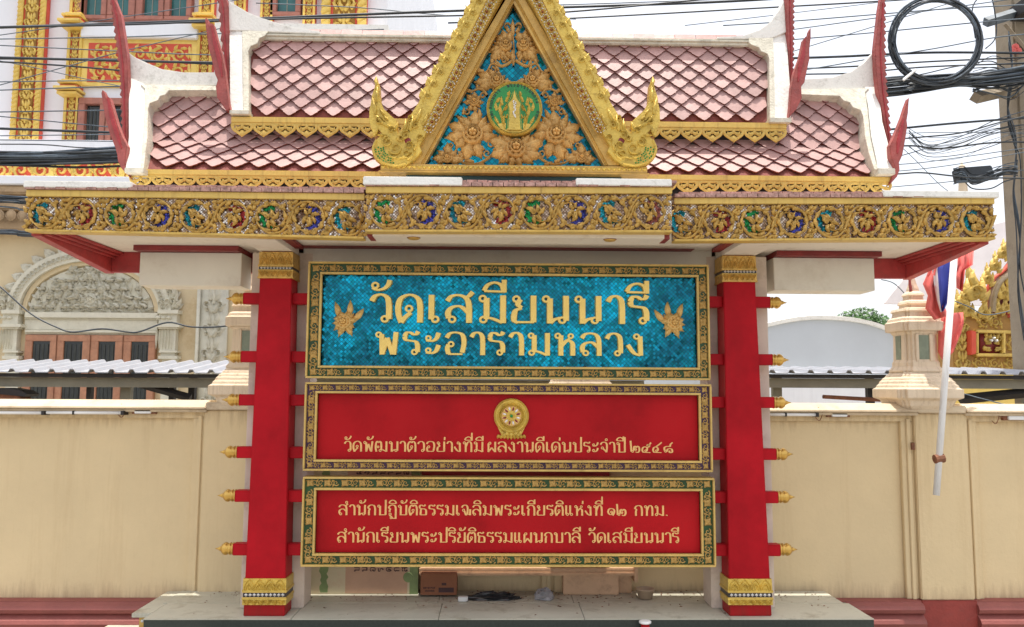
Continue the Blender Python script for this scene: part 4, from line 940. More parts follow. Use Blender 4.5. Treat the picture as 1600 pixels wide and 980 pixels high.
for s in (-1, 1):
    for (x, z, a, L) in ((.36,-.62,70,.42),(.42,-.40,60,.5),(.5,-.2,70,.45),(.34,-.1,100,.4),(.42,.1,60,.36),(.30,.22,95,.34),(.56,-.56,40,.34),(.62,-.1,60,.36),(.30,-.38,110,.3),(.62,.2,95,.24),(.22,.46,85,.2)):
        b.leaf(cx + s * r * x, cz + r * z, R(a if s > 0 else 180 - a), r * L, r * .13, y0 - .003, .010, s * .7, 2)
    b.ridge(catmull([(cx + s * r * x, cz + r * z) for x, z in ((.34,-.78),(.46,-.4),(.38,-.05),(.14,.34),(.04,.6))], 4), [r * .05] * 17, y0 - .003, .01, 2)
med = b.build('medallion', [M_gold, M_green, M_gold, M_pearl], fld)
M_letter_cur = M_black; GM.clear()
ringtxt = 'วัดเสมียนนารี แขวงลาดยาว จตุจักร'.replace('ข', 'บ').replace('ุ', '').replace('็', '')
lst = [c_ for c_ in 'วดเสมยนนาร  พระอารามหลวง  กทม']
for i, ch in enumerate(lst):
    if ch == ' ': continue
    a = R(205 - 230 * i / (len(lst) - 1)); rr = r * .80; s_ = r * .105
    obj('letter', glyph_mesh(ch, .22, .12, .12), med, loc=(cx + rr * math.cos(a) - s_ * .35 * math.sin(a), y0 - .003, cz + rr * math.sin(a) + s_ * .35 * math.cos(a)), rot=(0, -(a - R(90)), 0), scale=s_)
# bargeboards with flame edge, bead strip and naga ends
def mirx(x): return 804 + (804 - x)
naga = [(588,118),(584,126),(586,131),(585,138),(581,149),(579,163),(577,171),(576.5,189),(581,202),(584,215),(588,210),(589,200),(597,209),(588,218),(581,231),(584,246),(597,257),(615,261),(633,259),(648,249),(659,236),(670,218)]
upin = [(805,-46),(805,-124)]
flame = []
n = 15
for k in range(n):                                         # outer edge, from apex down to the naga
    t0 = k / n; x0, y0_ = 741 + 62 * 1, 0
    ax, ay = 805 - (805 - 655) * t0, -124 + (154 + 124) * t0
    bx, by = 805 - (805 - 655) * (t0 + .8 / n), -124 + (278) * (t0 + .8 / n)
    flame += [(ax - 1, ay), ((ax * .45 + bx * .55) - 4.5, (ay * .45 + by * .55) - .5), (bx - 3.0, by + .5), (bx + .8, by + 1.5)]
tail = [(654,160),(652,163),(646,172.5),(639,183.5),(632.6,191),(630,200),(621.5,209),(619,198),(620,189),(608,178),(600,170.6),(594,158),(593,143),(592,130),(588.5,124)]
outline = [(805,-46)] + [(700,160 + 3)] + [(670,218)]
for s in (1, -1):
    mx = (lambda x: x) if s > 0 else mirx
    def pg(pts, Y=YG - .10): return [PG(mx(x), y, Y) for x, y in pts]
    poly = [(805,-44),(655,228)] + naga[::-1][1:] + tail[::-1][0:1] + tail[::-1][1:] + flame[::-1]
    b = MB(); b.prism(pg(poly), YG - .10, YG - .02)
    br = b.build('bargeboard', M_gold, PAV, bevel=.003)
    # flame leaves in relief along the outer half, one part each
    for k in range(n):
        t = (k + .5) / n; x = 805 - 150 * t + 9; y = -124 + 278 * t + 5
        if y < -60: continue
        fb = MB(); X, Z = PG(mx(x), y, YG - .10)
        fb.spiral(X, Z, 5.2 * q, 1.0 * q, R(60 if s > 0 else 120), -s * 1.3, 2.2 * q, YG - .10, .014)
        aa = R(238 if s > 0 else -58)
        fb.leaf(X + s * -3 * q, Z + 6 * q, aa, 19 * q, 5 * q, YG - .10, .013, s * .5, 0, False)
        fb.leaf(X - s * 7 * q, Z + 1 * q, R(95 if s > 0 else 85), 12 * q, 4.5 * q, YG - .10, .013, s * .6, 0, False)
        fb.build('flame_scroll', M_gold, br, True)
    # bead strip
    sp = MB(); p0, p1 = pg([(800,-60),(668,206)])
    d = Vector((p1[0] - p0[0], p1[1] - p0[1])); L = d.length; d /= L; nrm = Vector((-d.y, d.x))
    for off in (-8.2 * q, 8.2 * q):
        sp.ridge([(p0[0] + nrm.x * off, p0[1] + nrm.y * off), (p1[0] + nrm.x * off, p1[1] + nrm.y * off)], [2 * q] * 2, YG - .10, .008)
    sp.build('bead_line', M_goldc, br)
    ub = MB()
    for k in range(4): ub.leaf(0, 0, R(90 * k + 45), 5.5 * q, 4 * q, 0, .009, .3, 0)
    ub.ring(0, 0, 3.2 * q, 1.6 * q, -.004, .008, 0, 10); ub.dome(0, 0, 1.4 * q, -.004, .012, 2, 6, 2)
    for k in range(8):
        a = R(45 * k + 20); rx, rz = 6.2 * q * math.cos(a), 6.2 * q * math.sin(a); ub.leaf(rx, rz, a + 1.3, 3.2 * q, 1.9 * q, -.004, .006, .5, 1, False)
    um = ub.mesh('jewelled_rosette', [M_goldc, M_pearl, M_trim])
    nn = int(L / (10.5 * q))
    for k in range(nn):
        t = (k + .5) / nn; obj('jewelled_rosette', um, br, loc=(p0[0] + d.x * L * t, YG - .101, p0[1] + d.y * L * t), rot=(0, -math.atan2(d.y, d.x) + random.uniform(-.3, .3), 0))
    # naga relief
    nb = MB(); Yn = YG - .10
    def SPn(x, y, r_, a0, tn, w_=3, h=.014, mi=0):
        X, Z = PG(mx(x), y, Yn); nb.spiral(X, Z, r_ * q, r_ * .18 * q, R(a0 if s > 0 else 180 - a0), s * tn, w_ * 1.15 * q, Yn, h * 1.9, mi)
    def LVn(x, y, a, L_, W_l, cu=.5, mi=0, y0=0):
        X, Z = PG(mx(x), y, Yn); nb.leaf(X, Z, R(a if s > 0 else 180 - a), L_ * q, W_l * q, Yn - y0, .028, s * cu, mi)
    for a_ in ((593,190,7,0,1.2,2.5),(606,222,9,90,1.3,3),(618,232,11,200,1.2,3),(636,240,9,20,-1.2,3),(612,204,6,0,1.1,2.4),(634,212,8,60,1.2,3),(640,228,7,0,1.2,2.5),(626,216,6,180,1.1,2.2),(650,196,7,60,1.2,2.5),(642,186,5,90,1.2,2),(656,216,6,0,1.1,2)): SPn(*a_)
    for a_ in ((587,180,95,30,7,.2),(589,160,92,26,6,-.1),(588,140,90,20,5,0),(600,195,125,24,8,.3),(610,200,140,22,7,.4),(616,205,60,16,6,.3),(590,200,250,14,6,.3),(604,212,170,16,6,.3),(640,205,70,26,8,.3),(650,190,62,24,8,.2),(632,205,75,20,7,.3),(660,196,60,22,7,.2),(620,248,10,26,7,.4),(606,244,-20,22,6,.5),(636,250,30,18,6,.4),(646,236,60,18,6,.3),(600,180,120,12,5,.2),(606,188,130,10,5,.2)): LVn(*a_)
    X, Z = PG(mx(592), 187, Yn); nb.ring(X, Z, 2.6 * q, 1.6 * q, Yn - .004, .010, 0, 10); nb.dome(X, Z, 1.6 * q, Yn - .006, .010, 1, 6, 2)
    X, Z = PG(mx(637), 220, Yn); nb.dome(X, Z, 5 * q, Yn - .002, .006, 1, 8, 2)
    pts = pg([(588,219),(583,232),(587,245),(599,254),(617,258),(634,255)], Yn); nb.ridge(catmull(pts, 4), [4 * q] * 21, Yn, .016, 0)
    for r_, n_ in ((20, 11), (16, 9), (12.5, 7), (24, 12)):
        for k in range(n_):
            a = R(175 + 110 * (k + .5 * (r_ == 16)) / n_); X, Z = PG(mx(612 + r_ * math.cos(a) * 1.05), 232 - r_ * math.sin(a) * .95, Yn); nb.dome(X, Z, 1.5 * q, Yn - .001, .006, 2 if (k + r_) % 3 else 0, 5, 2)
    nb.build('naga_carving', [M_gold, M_trim, M_green], br, True)
# cross-gable roof behind the pediment
b = MB(); Lx, Rx = PG(655,0)[0], PG(953,0)[0]; zb_ = ZZ(262, YG); ax_, az_ = PG(804, -60)
b.add([(Lx, YG + .05, zb_), (ax_, YG + .05, az_), (ax_, 5.2, az_), (Lx, 5.2, zb_)], [(0, 1, 2, 3)]); b.add([(Rx, YG + .05, zb_), (ax_, YG + .05, az_), (ax_, 5.2, az_), (Rx, 5.2, zb_)], [(3, 2, 1, 0)])
b.add([(Lx, 5.2, zb_), (ax_, 5.2, az_), (Rx, 5.2, zb_)], [(0, 1, 2)])
b.build('cross_gable_roof', M_tilee, PAV)

# ------------------------------------------------------------------ platform
pf = thing('marble_platform', 'low grey marble platform with dark green granite front under the sign pavilion', 'platform', (XX(795, 5.2), 5.3, 0))
xa_, xb_ = XX(223, 4.945, 968), XX(1367, 4.945, 968)
YW = 5.62
n = 5
for k in range(n):
    a, b_ = xa_ + (xb_ - xa_) * k / n, xa_ + (xb_ - xa_) * (k + 1) / n
    MB().box(a, b_ - .003, 4.945, 5.30, ZP - .007, ZP + random.uniform(-.0008, .0008)).build('marble_slab', M_marble, pf, bevel=.002)
    MB().box(a - .03, b_ - .033, 5.303, YW - .003, ZP - .03, ZP + random.uniform(-.0008, .0008)).build('marble_slab', M_marble, pf, bevel=.002)
MB().box(xa_ + .004, xb_ - .004, 4.950, 5.35, ZP - .2, ZP - .008).box(xa_ + .01, xb_ - .01, 4.96, YW - .003, 0, ZP - .031).build('granite_face', M_granite, pf)
xl_ = XX(208, 5.1, 960)
MB().box(xl_, xa_ - .004, 5.08, YW - .003, ZP - .03, ZP - .004).build('marble_slab', M_marble, pf, bevel=.002)
b = MB().box(xl_ + .03, xa_ - .002, 5.12, YW - .003, .2, ZP - .032)
for k in range(2): b.dome(xl_ + .05 + k * .04, ZP - .06, .012, 5.12, .01, 1, 6, 2)
b.build('gilded_side_base', [M_goldc, M_pearl], pf)
MB().box(xl_ - .35, xa_ - .01, 4.93, YW - .003, 0, ZP - .20).build('lower_step', M_marble, pf, bevel=.004)

# ------------------------------------------------------------------ boundary wall and lantern piers
BW = thing('boundary_wall', 'cream painted boundary wall with recessed panels, coping and dusty pink base behind the sign', 'wall', (0, YW, 0))
zc1, zc0 = ZZ(631, YW - .08), ZZ(644, YW - .08)
WX = [XX(-640, YW), XX(370, YW), XX(907, YW), XX(1468, YW, 700), XX(2250, YW)]
pw = XX(1511, YW - .03, 800) - XX(1428, YW - .03, 800)
b = MB(); b.box(WX[0], WX[-1], YW + .035, YW + .2, 0, zc0); b.build('wall_body', M_cream, BW)
for i in range(4):
    x0 = WX[i] + (pw / 2 if i else 0); x1 = WX[i + 1] - (pw / 2 if i < 3 else 0)
    zt_ = ZZ(656, YW); zb_ = ZZ(936, YW)
    b = MB(); b.box(x0, x1, YW, YW + .034, zt_, zc0 - .001); b.box(x0, x0 + .085, YW + .001, YW + .034, zb_, zt_); b.box(x1 - .085, x1, YW + .001, YW + .034, zb_, zt_)
    b.box(x0 + .02, x0 + .05, YW - .012, YW, zb_, zt_ + .02); b.box(x1 - .05, x1 - .02, YW - .012, YW, zb_, zt_ + .02)
    b.build('panel_surround', M_cream, BW, bevel=.004)
    cpn = MB(); cpn.extr([(x0 - .02, YW - .08, zc0 + .012), (x0 - .02, YW - .08, zc0 + .022), (x0 - .02, YW + .02, zc1 + .012), (x0 - .02, YW + .16, zc1 + .012), (x0 - .02, YW + .24, zc0 + .022), (x0 - .02, YW + .24, zc0 + .012)], (x1 - x0 + .04, 0, 0)); cpn.box(x0 - .02, x1 + .02, YW - .05, YW + .22, zc0 - .012, zc0 + .0115)
    cpn.build('coping', M_creamt, BW, bevel=.006)
    # moulded pink plinth: profile swept along the bay
    pr = []; z = zb_
    prof = [(0, zb_), (-.035, zb_ - .006)]
    for k in range(4):
        c0 = zb_ - .012 - k * .088
        prof += [(-.035 - .018 * k, c0), (-.065 - .018 * k, c0 - .02), (-.075 - .018 * k, c0 - .042), (-.065 - .018 * k, c0 - .066), (-.042 - .018 * k, c0 - .080)]
    prof += [(-.12, 0), (.034, 0), (.034, zb_)]
    vs = [(x0, YW + y, z) for y, z in prof]
    MB().extr(vs, (x1 - x0, 0, 0)).build('plinth_moulding', M_plinth, BW)
for i in (1, 2, 3):
    x = WX[i]
    MB().box(x - pw / 2, x + pw / 2, YW - .03, YW + .21, ZZ(938, YW - .03) + .001, zc0 + .004).build('pier', M_cream, BW, bevel=.006)
    MB().box(x - pw / 2 + .015, x + pw / 2 - .015, YW - .06, YW + .2, zc0 + .005, zc1).build('pier_cap', M_creamt, BW, bevel=.006)
    MB().box(x - pw / 2 - .004, x + pw / 2 + .004, YW - .045, YW + .2, 0, ZZ(938, YW - .03)).build('pier_base', M_plinth2, BW, bevel=.004)
def zl(py, Y=5.55): return ZZ(py, Y, 1437)
LABL = ['cream stucco lantern pier top behind the left red pillar', 'lantern pier top behind the sign boards, only its stepped base showing between them', 'cream stucco lantern pier top with spire beside the flags']
for i in (1, 2, 3):
    x = WX[i] - .045 if i == 3 else WX[i]
    if i == 3: x = XX(1432, 5.72, 600)
    if i == 1: x = XX(392, 5.72, 600)
    t = thing('lantern_pier_top', LABL[i - 1], 'wall lantern', (x, 5.72, zc1), 'lantern tops on the wall piers'); cy = 5.72
    u = PXM(5.6)
    MB().redent(x, cy, [(.20, zl(641)), (.235, zl(634)), (.25, zl(626)), (.30, zl(622)), (.30, zl(608)), (.275, zl(606)), (.27, zl(602)), (.255, zl(600)), (.25, zl(596)), (.235, zl(594)), (.23, zl(591)), (.21, zl(589)), (.205, zl(586)), (.185, zl(583)), (.18, zl(581))], .10).build('stepped_base', M_bone, t, bevel=.003)
    body = MB().redent(x, cy, [(.19, zl(581)), (.19, zl(578)), (.165, zl(572)), (.165, zl(566)), (.155, zl(562)), (.150, zl(522)), (.165, zl(519)), (.170, zl(516))], .16).build('lantern_body', M_bone, t, bevel=.003)
    for dx, dy, wx, wy in ((0, -.1185, .036, .004), (-.1185, 0, .004, .036), (.1185, 0, .004, .036)):
        MB().box(x + dx - wx - .0, x + dx + wx, cy + dy - wy, cy + dy + wy, zl(561), zl(523)).build('glass_pane', M_gpane, body)
        if dy:
            for s in (-1, 1): MB().box(x + s * .050 - .012, x + s * .050 + .012, cy - .131, cy - .117, zl(564), zl(521)).build('corner_pilaster', M_bone, body, bevel=.003)
    prf = [(.195, zl(516)), (.20, zl(514)), (.20, zl(502)), (.185, zl(500)), (.18, zl(496)), (.15, zl(492)), (.145, zl(486)), (.16, zl(484)), (.15, zl(480)), (.10, zl(478)), (.095, zl(474)), (.11, zl(472)), (.10, zl(468)), (.07, zl(465)), (.068, zl(460)), (.078, zl(458)), (.07, zl(455)), (.045, zl(451)), (.042, zl(447)), (.03, zl(440)), (.012, zl(425))]
    rf_ = MB().redent(x, cy, prf, .12).build('lantern_roof', M_bone, t, bevel=.002)
    pts = catmull([(x, cy, zl(430)), (x - .02, cy, zl(440 - 26)), (x - .022, cy, zl(402)), (x + .01, cy, zl(396)), (x + .02, cy, zl(398))], 4) if False else catmull([(x - .026, cy - .03, zl(455)), (x - .034, cy - .03, zl(436)), (x - .025, cy - .03, zl(427)), (x - .005, cy - .03, zl(424))], 4)
    if i == 3: MB().tube(pts, [.012 - .0006 * k for k in range(len(pts))], 6).build('curved_tip', M_horn, rf_, True)

# fluorescent tubes and control boxes on the wall
def tube_light(a, b_, py, label):
    Y = YW - .06; z = P((a + b_) / 2, py, Y).z; x0, x1 = XX(a, Y, py), XX(b_, Y, py)
    t = thing('tube_light', label, 'tube light', (x1, Y, z), 'tube lights along the wall')
    MB().lathe([(.006, 0), (.011, .0), (.011, abs(x1 - x0))], (x0, Y, z), (1, 0, 0), 10).build('glass_tube', M_lamp, t, True)
    MB().box(x1, x1 + .02, Y - .014, YW, z - .014, z + .014).build('end_cap', M_dark, t)
    MB().box(x0 + (x1-x0) * .35, x0 + (x1-x0) * .35 + .012, Y - .013, YW, z - .013, z + .013).build('clip', M_dark, t)
tube_light(-60, 66, 645, 'white fluorescent tube on the left wall running out of the frame')
tube_light(73, 190, 645, 'white fluorescent tube on the left wall ending at the control box')
tube_light(1200, 1274, 648, 'short white fluorescent tube on the right wall beside the red pillar')
def ctrl(a, b_, py, label):
    Y = YW - .03; c = P((a + b_) / 2, py, Y); hw = (XX(b_, Y, py) - XX(a, Y, py)) / 2
    t = thing('ballast_box', label, 'ballast box', c, 'ballast boxes along the wall')
    MB().box(c.x - hw, c.x + hw, Y, YW + .0, c.z - .017, c.z + .017).build('back_plate', M_rust, t)
    MB().box(c.x - hw * .68, c.x + hw * .68, Y - .02, Y, c.z - .014, c.z + .012).build('ballast', M_lamp, t, bevel=.003)
    pts = catmull([(c.x - hw, Y, c.z), (c.x - hw - .05, Y - .01, c.z + .02), (c.x - hw - .07, Y - .01, c.z + .05), (c.x - hw - .04, Y - .015, c.z + .02), (c.x - hw - .06, Y - .01, c.z - .04), (c.x - hw - .09, Y - .01, c.z - .02)], 5)
    MB().tube(pts, .003, 5).build('loose_wire', M_rust, t)
ctrl(206, 243, 643, 'ballast box with dangling wires on the left wall')
ctrl(1293, 1328, 648, 'ballast box with dangling wires on the right wall left of the flag pole')
ctrl(1568, 1604, 653, 'ballast box at the far right edge of the wall')

# things lying on the platform against the wall
def lean(a, b_, pt_, pb_, Y, t=.012): 
    return XX(a, Y, (pt_ + pb_) / 2), XX(b_, Y, (pt_ + pb_) / 2), ZZ(pb_, Y), ZZ(pt_, Y)
Y = 5.52; x0, x1 = XX(486, Y, 910), XX(653, Y, 910); zb_, zt_ = ZP + .002, ZZ(690, Y)
t = thing('printed_board', 'cream and green printed board standing on its side behind the sign boards', 'printed board', ((x0 + x1) / 2, Y, ZP))
b = MB().box(x0, x1, Y, Y + .015, zb_, zt_); W2 = x1 - x0
b.box(x1 - .055, x1 + .001, Y - .002, Y + .014, zb_, zt_ - .003, 1)
pts = [(x0 + .03, zb_ + .01)]; z = zb_ + .01; k = 0
edge = []
while z < zt_ - .02:
    edge.append((x0 + .05 + .02 * random.random(), z)); z += .02
edge2 = [(x0 + .10 + .015 * random.random(), zz_) for _, zz_ in edge[::-1]]
b.prism([(a_, b2) for a_, b2 in edge + edge2], Y - .002, Y + .001, 1)
b.box(x0 + W2 * .32, x1 - .07, Y - .001, Y + .002, zb_ + .004, zt_ - .01, 2)
bo = b.build('board', [M_banner, M_bannerg, M_bannerp], t)
M_letter_cur = M_print; GM.clear()
for zc_, txt in ((ZZ(893, Y), 'บนอรดกส'), (ZZ(742, Y), 'ผงนบาปอ'), (ZZ(818, Y), 'นรสบตาย')):
    for k, ch in enumerate(txt): obj('letter', glyph_mesh(ch, .2, .12, .1), t, loc=(x0 + W2 * .45 + k * W2 * .075, Y - .002, zc_), rot=(0, R(-90), 0), scale=.035)
MB().ring(x1 - .065, ZZ(902, Y), .028, .012, Y - .003, .002, 0, 20).disc(x1 - .065, ZZ(902, Y), .024, Y - .0035, Y - .002, 0, 20).build('round_seal', M_bannerg, t)
Y = 5.45; x0, x1 = XX(657, Y, 910), XX(714, Y, 910); zt_ = ZZ(897, Y)
t = thing('cardboard_box', 'flattened brown cardboard box with printed marks beside the printed board', 'box', ((x0 + x1) / 2, Y, ZP))
bx_ = MB().box(x0, x1, Y, Y + .10, ZP + .012, zt_).build('carton', M_card, t, bevel=.003)
pr_ = MB(); pr_.box(x0 + .12, x1 - .02, Y - .002, Y, ZP + .03, ZP + .06)
pr_.box(x0 + .14, x0 + .17, Y - .002, Y, ZP + .075, ZP + .09)
for k in range(8): pr_.box(x0 + .02 + .010 * k, x0 + .026 + .010 * k, Y - .002, Y, ZP + .052 + .002 * (k % 3), ZP + .064); pr_.box(x0 + .03 + .008 * k, x0 + .035 + .008 * k, Y - .002, Y, ZP + .034, ZP + .044 + .002 * (k % 2))
pr_.build('printed_marks', M_print, t)
MB().box(x0 + .004, x1 - .004, Y + .004, Y + .095, zt_, zt_ + .004).build('flap', M_card, t)
# salmon moulding plank behind
Y = 5.50
t = thing('moulding_length', 'long salmon painted moulding lying on supports along the wall foot', 'moulding', (XX(820, Y, 900), Y, ZP))
x0, x1 = XX(655, Y, 890), XX(994, Y, 890); z0, z1 = ZZ(900, Y), ZZ(888, Y)
MB().box(x0, x1, Y, Y + .09, z0, z1).box(x0, x1, Y - .015, Y + .08, z0 + .008, z0 + .025).build('moulding_bar', M_mould, t, bevel=.006)
MB().box(x1 - .015, x1 + .008, Y - .02, Y + .09, ZZ(909, Y), z1 + .01).build('end_piece', M_mould, t)
MB().box(XX(880, Y, 910), XX(967, Y, 910), Y + .01, Y + .10, ZP, z0 - .001).box(XX(967, Y, 910) + .002, x1 - .02, Y + .06, Y + .10, ZP, z0 - .001).build('support_block', M_mould, t, bevel=.003)
MB().box(XX(657, Y, 800), XX(955, Y, 800), Y + .07, Y + .10, z1 + .10, ZZ(715, Y)).build('upright_panel', M_trimr, t)
def crumple(name, label, cat, px, py, w_, h_, d_, m, Y=5.40, seed=1):
    rnd = random.Random(seed); x, z0 = XX(px, Y, py), ZP + .002; b = MB(); n, m_ = 12, 8; vs = []
    for j in range(m_ + 1):
        for i in range(n):
            a = 2 * math.pi * i / n; ph = math.pi / 2 * j / m_; k = rnd.uniform(.72, 1.12)
            vs.append((x + w_ * math.cos(a) * math.cos(ph) * k, Y + d_ * math.sin(a) * math.cos(ph) * k, z0 + max(0, h_ * math.sin(ph) * k)))
    fs = [(j * n + i, j * n + (i + 1) % n, (j + 1) * n + (i + 1) % n, (j + 1) * n + i) for j in range(m_) for i in range(n)]
    b.add(vs, fs); o = b.build(name, m); o['label'] = label; o['category'] = cat; return o
crumple('plastic_bag', 'crumpled clear grey plastic bag lying on the platform under the boards', 'plastic bag', 850, 912, .07, .07, .05, M_bag, 5.40, 3)
crumple('black_plastic_sheet', 'black plastic sheet lying between the cardboard box and the grey bag', 'plastic sheet', 770, 915, .20, .045, .05, M_bagk, 5.40, 5)
t = thing('plastic_tub', 'small translucent plastic tub on the platform right of the moulding', 'tub', (XX(1008, 5.42, 915), 5.42, ZP))
MB().lathe([(.045, 0), (.058, .055), (.062, .056), (.062, .062), (.056, .062), (.044, .006)], (XX(1008, 5.42, 915), 5.42, ZP + .002), (0, 0, 1), 18).build('tub_wall', M_cup, t, True)
t = MB().box(XX(716, 5.33, 920), XX(731, 5.33, 920), 5.33, 5.37, ZP + .001, ZP + .028).build('white_block', M_lamp, bevel=.002); t['label'] = 'tiny white block in front of the cardboard box'; t['category'] = 'block'
x = XX(1008, 4.86, 975); z = ZZ(969, 4.86)
t = thing('offering_cup', 'small red cup with white rim standing in front of the granite platform face', 'cup', (x, 4.86, z - .14))
MB().lathe([(.018, 0), (.026, .12)], (x, 4.86, z - .14), (0, 0, 1), 14).build('cup_body', M_redb, t, True)
MB().lathe([(.028, 0), (.036, .004), (.036, .014), (.027, .018)], (x, 4.86, z - .02), (0, 0, 1), 14).build('cup_rim', M_lamp, t, True)
t = MB().box(xa_ + .3, xb_ - .3, 4.72, 4.957, 0, z - .142).build('front_step', M_granite, pf)

# leaf litter on the platform
lb = MB()
for k in range(420):
    x = random.uniform(xa_ + .2, xb_ - .1); y = 5.62 - abs(random.gauss(0, .22)); s_ = random.uniform(.004, .013); a = random.random() * 6.28
    if y < 4.96: continue
    z_ = ZP + .002; c_, s2 = math.cos(a) * s_, math.sin(a) * s_
    lb.add([(x - c_, y - s2, z_), (x + s2 * .4, y - c_ * .4, z_ + s_ * .4), (x + c_, y + s2, z_), (x - s2 * .4, y + c_ * .4, z_ + s_ * .25)], [(0, 1, 2, 3)])
lb.build('leaf_litter', M_rust, kind='stuff', label='dry leaf litter scattered on the marble platform', category='litter')

# ------------------------------------------------------------------ leaning flag pole and flags
Yq = 5.35; A_, B_ = P(1463, 774, Yq), P(1492, 385, Yq + .05)
t = thing('pvc_flag_pole', 'leaning white PVC pipe used as a flag pole on the right wall pier', 'flag pole', A_)
MB().tube([A_, B_], 5.0 * PXM(Yq), 14).build('pipe', M_pvc, t, True)
MB().tube([A_ + (B_ - A_) * .14 - Vector((.03, .0, 0)), A_ + (B_ - A_) * .145 + Vector((.03, -.0, 0))], .030, 10).build('rope_tie', M_rust, t)
MB().box(A_.x - .035, A_.x - .015, YW - .05, YW - .03, A_.z + .28, A_.z + .33).build('rusty_bracket', M_rust, t)
def cloth(name, label, outline, m_list, Y, par=None, stripes=None):
    """hanging cloth: pixel outline quads (left edge list, right edge list), rippled in depth"""
    lft, rgt = outline; n = len(lft); b = MB(); C_ = 8
    for j in range(n):
        for i in range(C_ + 1):
            u = i / C_; px = lft[j][0] + (rgt[j][0] - lft[j][0]) * u; py = lft[j][1] + (rgt[j][1] - lft[j][1]) * u
            b.v.append(tuple(P(px, py, Y + .03 * math.sin(u * 9 + j * .8) + .01 * math.sin(j * 2.1))))
    for j in range(n - 1):
        for i in range(C_):
            b.f.append((j * (C_ + 1) + i, j * (C_ + 1) + i + 1, (j + 1) * (C_ + 1) + i + 1, (j + 1) * (C_ + 1) + i))
            b.m.append(stripes[i] if stripes else 0)
    me = b.mesh(name, m_list, True); o = obj(name, me); o['label'] = label; o['category'] = 'flag'
    md = o.modifiers.new('thickness', 'SOLIDIFY'); md.thickness = .002
    return o
cloth('flag', 'folded red, white and blue striped flag tied on the leaning white pole', ([(1466,385),(1456,420),(1460,448),(1464,470),(1470,488)], [(1494,392),(1492,425),(1488,450),(1482,470),(1474,486)]), [M_flagw, M_flagb, M_flagr], 5.50, stripes=[0, 0, 1, 1, 1, 1, 1, 1])
cloth('flag', 'bright red flag hanging left of the striped flag on the leaning pole', ([(1462,390),(1448,430),(1442,444),(1450,462),(1446,482),(1460,500)], [(1478,390),(1474,430),(1468,450),(1468,462),(1478,485),(1480,494)]), [M_flagr], 5.54)
cloth('flag', 'red flag cloth right of the leaning pole, hanging by the gilded gate', ([(1496,392),(1496,415),(1494,430),(1495,450)], [(1522,385),(1520,414),(1508,422),(1504,456)]), [M_flagr], 5.56)
cloth('flag', 'faded red cloth drooping low behind the leaning pole, above the awning', ([(1474,490),(1468,505),(1466,520),(1466,550),(1472,562)], [(1505,488),(1506,505),(1502,520),(1490,550),(1478,562)]), [M_flagr], 5.58)

# ------------------------------------------------------------------ corrugated awnings
def awning(label, a, b_, pb_, Yf, posts, top=570):
    x0, x1 = XX(a, Yf), XX(b_, Yf); zf = ZZ(pb_, Yf, 795); Ybk = Yf + .9; zb_ = ZZ(top, Ybk)
    t = thing('corrugated_awning', label, 'awning', ((x0 + x1) / 2, Yf, 0), 'metal awnings behind the wall')
    b = MB(); per = .17 * Yf / 7; n = int((x1 - x0) / per); vs = []
    prof = [(0, 0), (.62, 0), (.72, .028), (.88, .028), (1, 0)]
    xs = [(x0 + (k + u) * per, h) for k in range(n) for u, h in prof[:-1]]
    for yy, zz_ in ((Yf, zf), (Ybk, zb_)):
        for x, h in xs: vs.append((x, yy, zz_ + h))
        for x, h in xs: vs.append((x, yy, zz_ + h - .008))
    m_ = len(xs); fs = []
    for i in range(m_ - 1):
        fs += [(i, i + 1, 2 * m_ + i + 1, 2 * m_ + i), (m_ + i, 3 * m_ + i, 3 * m_ + i + 1, m_ + i + 1), (i, m_ + i, m_ + i + 1, i + 1)]
    b.add(vs, fs); b.build('corrugated_sheet', M_sheet, t)
    MB().box(x0, x1, Yf + .06, Yf + .12, zf - .045, zf - .012).build('purlin', M_dark, t)
    MB().box(x0, x1, Yf + .14, Yf + .22, zf - .13, zf - .046).build('front_beam', M_under, t)
    for p, wd, mm in posts:
        x = XX(p, Yf + .3); MB().box(x - wd, x + wd, Yf + .3, Yf + .36, 0, zf - .02).build('post', mm, t)
    return t, zf
t, zf = awning('white corrugated metal awning over the left part of the wall', -220, 1010, 585, 7.0, ((202, .045, M_under), (145, .02, M_dark), (273, .022, M_dark), (304, .028, M_dark), (-100, .04, M_under)))
a, b_ = P(218, 600, 7.2), P(298, 622, 7.2)
MB().tube([a, b_], .035, 4).build('brace', M_dark, t)
t2 = thing('rusty_roof_sheet', 'curved rusty sheet end lying below the left awning at the frame edge', 'metal sheet', P(15, 612, 7.1))
MB().prism([(P(x, y, 7.1).x, P(x, y, 7.1).z) for x, y in ((-40,606),(10,606),(32,610),(42,616),(38,620),(-40,612))], 7.1, 7.3).build('sheet', M_dark, t2)
MB().prism([(P(x, y, 7.12).x, P(x, y, 7.12).z) for x, y in ((-40,612),(30,618),(34,626),(-40,626))], 7.12, 7.28).build('sheet_edge', M_rust, t2)
t, zf = awning('grey corrugated metal awning right of the sign, in front of the arched roof', 1120, 1640, 580, 7.0, ((1212, .04, M_under), (1357, .03, M_dark), (1600, .03, M_under)), 574)
a, b_ = P(1500, 624, 7.2), P(1640, 610, 7.2)
MB().tube([a, b_], .045, 4).build('brace', M_dark, t)
a, b_ = P(1286, 620, 7.2), P(1375, 625, 7.2)
MB().tube([a, b_], .02, 6).build('loose_branch_pole', M_rust, t)

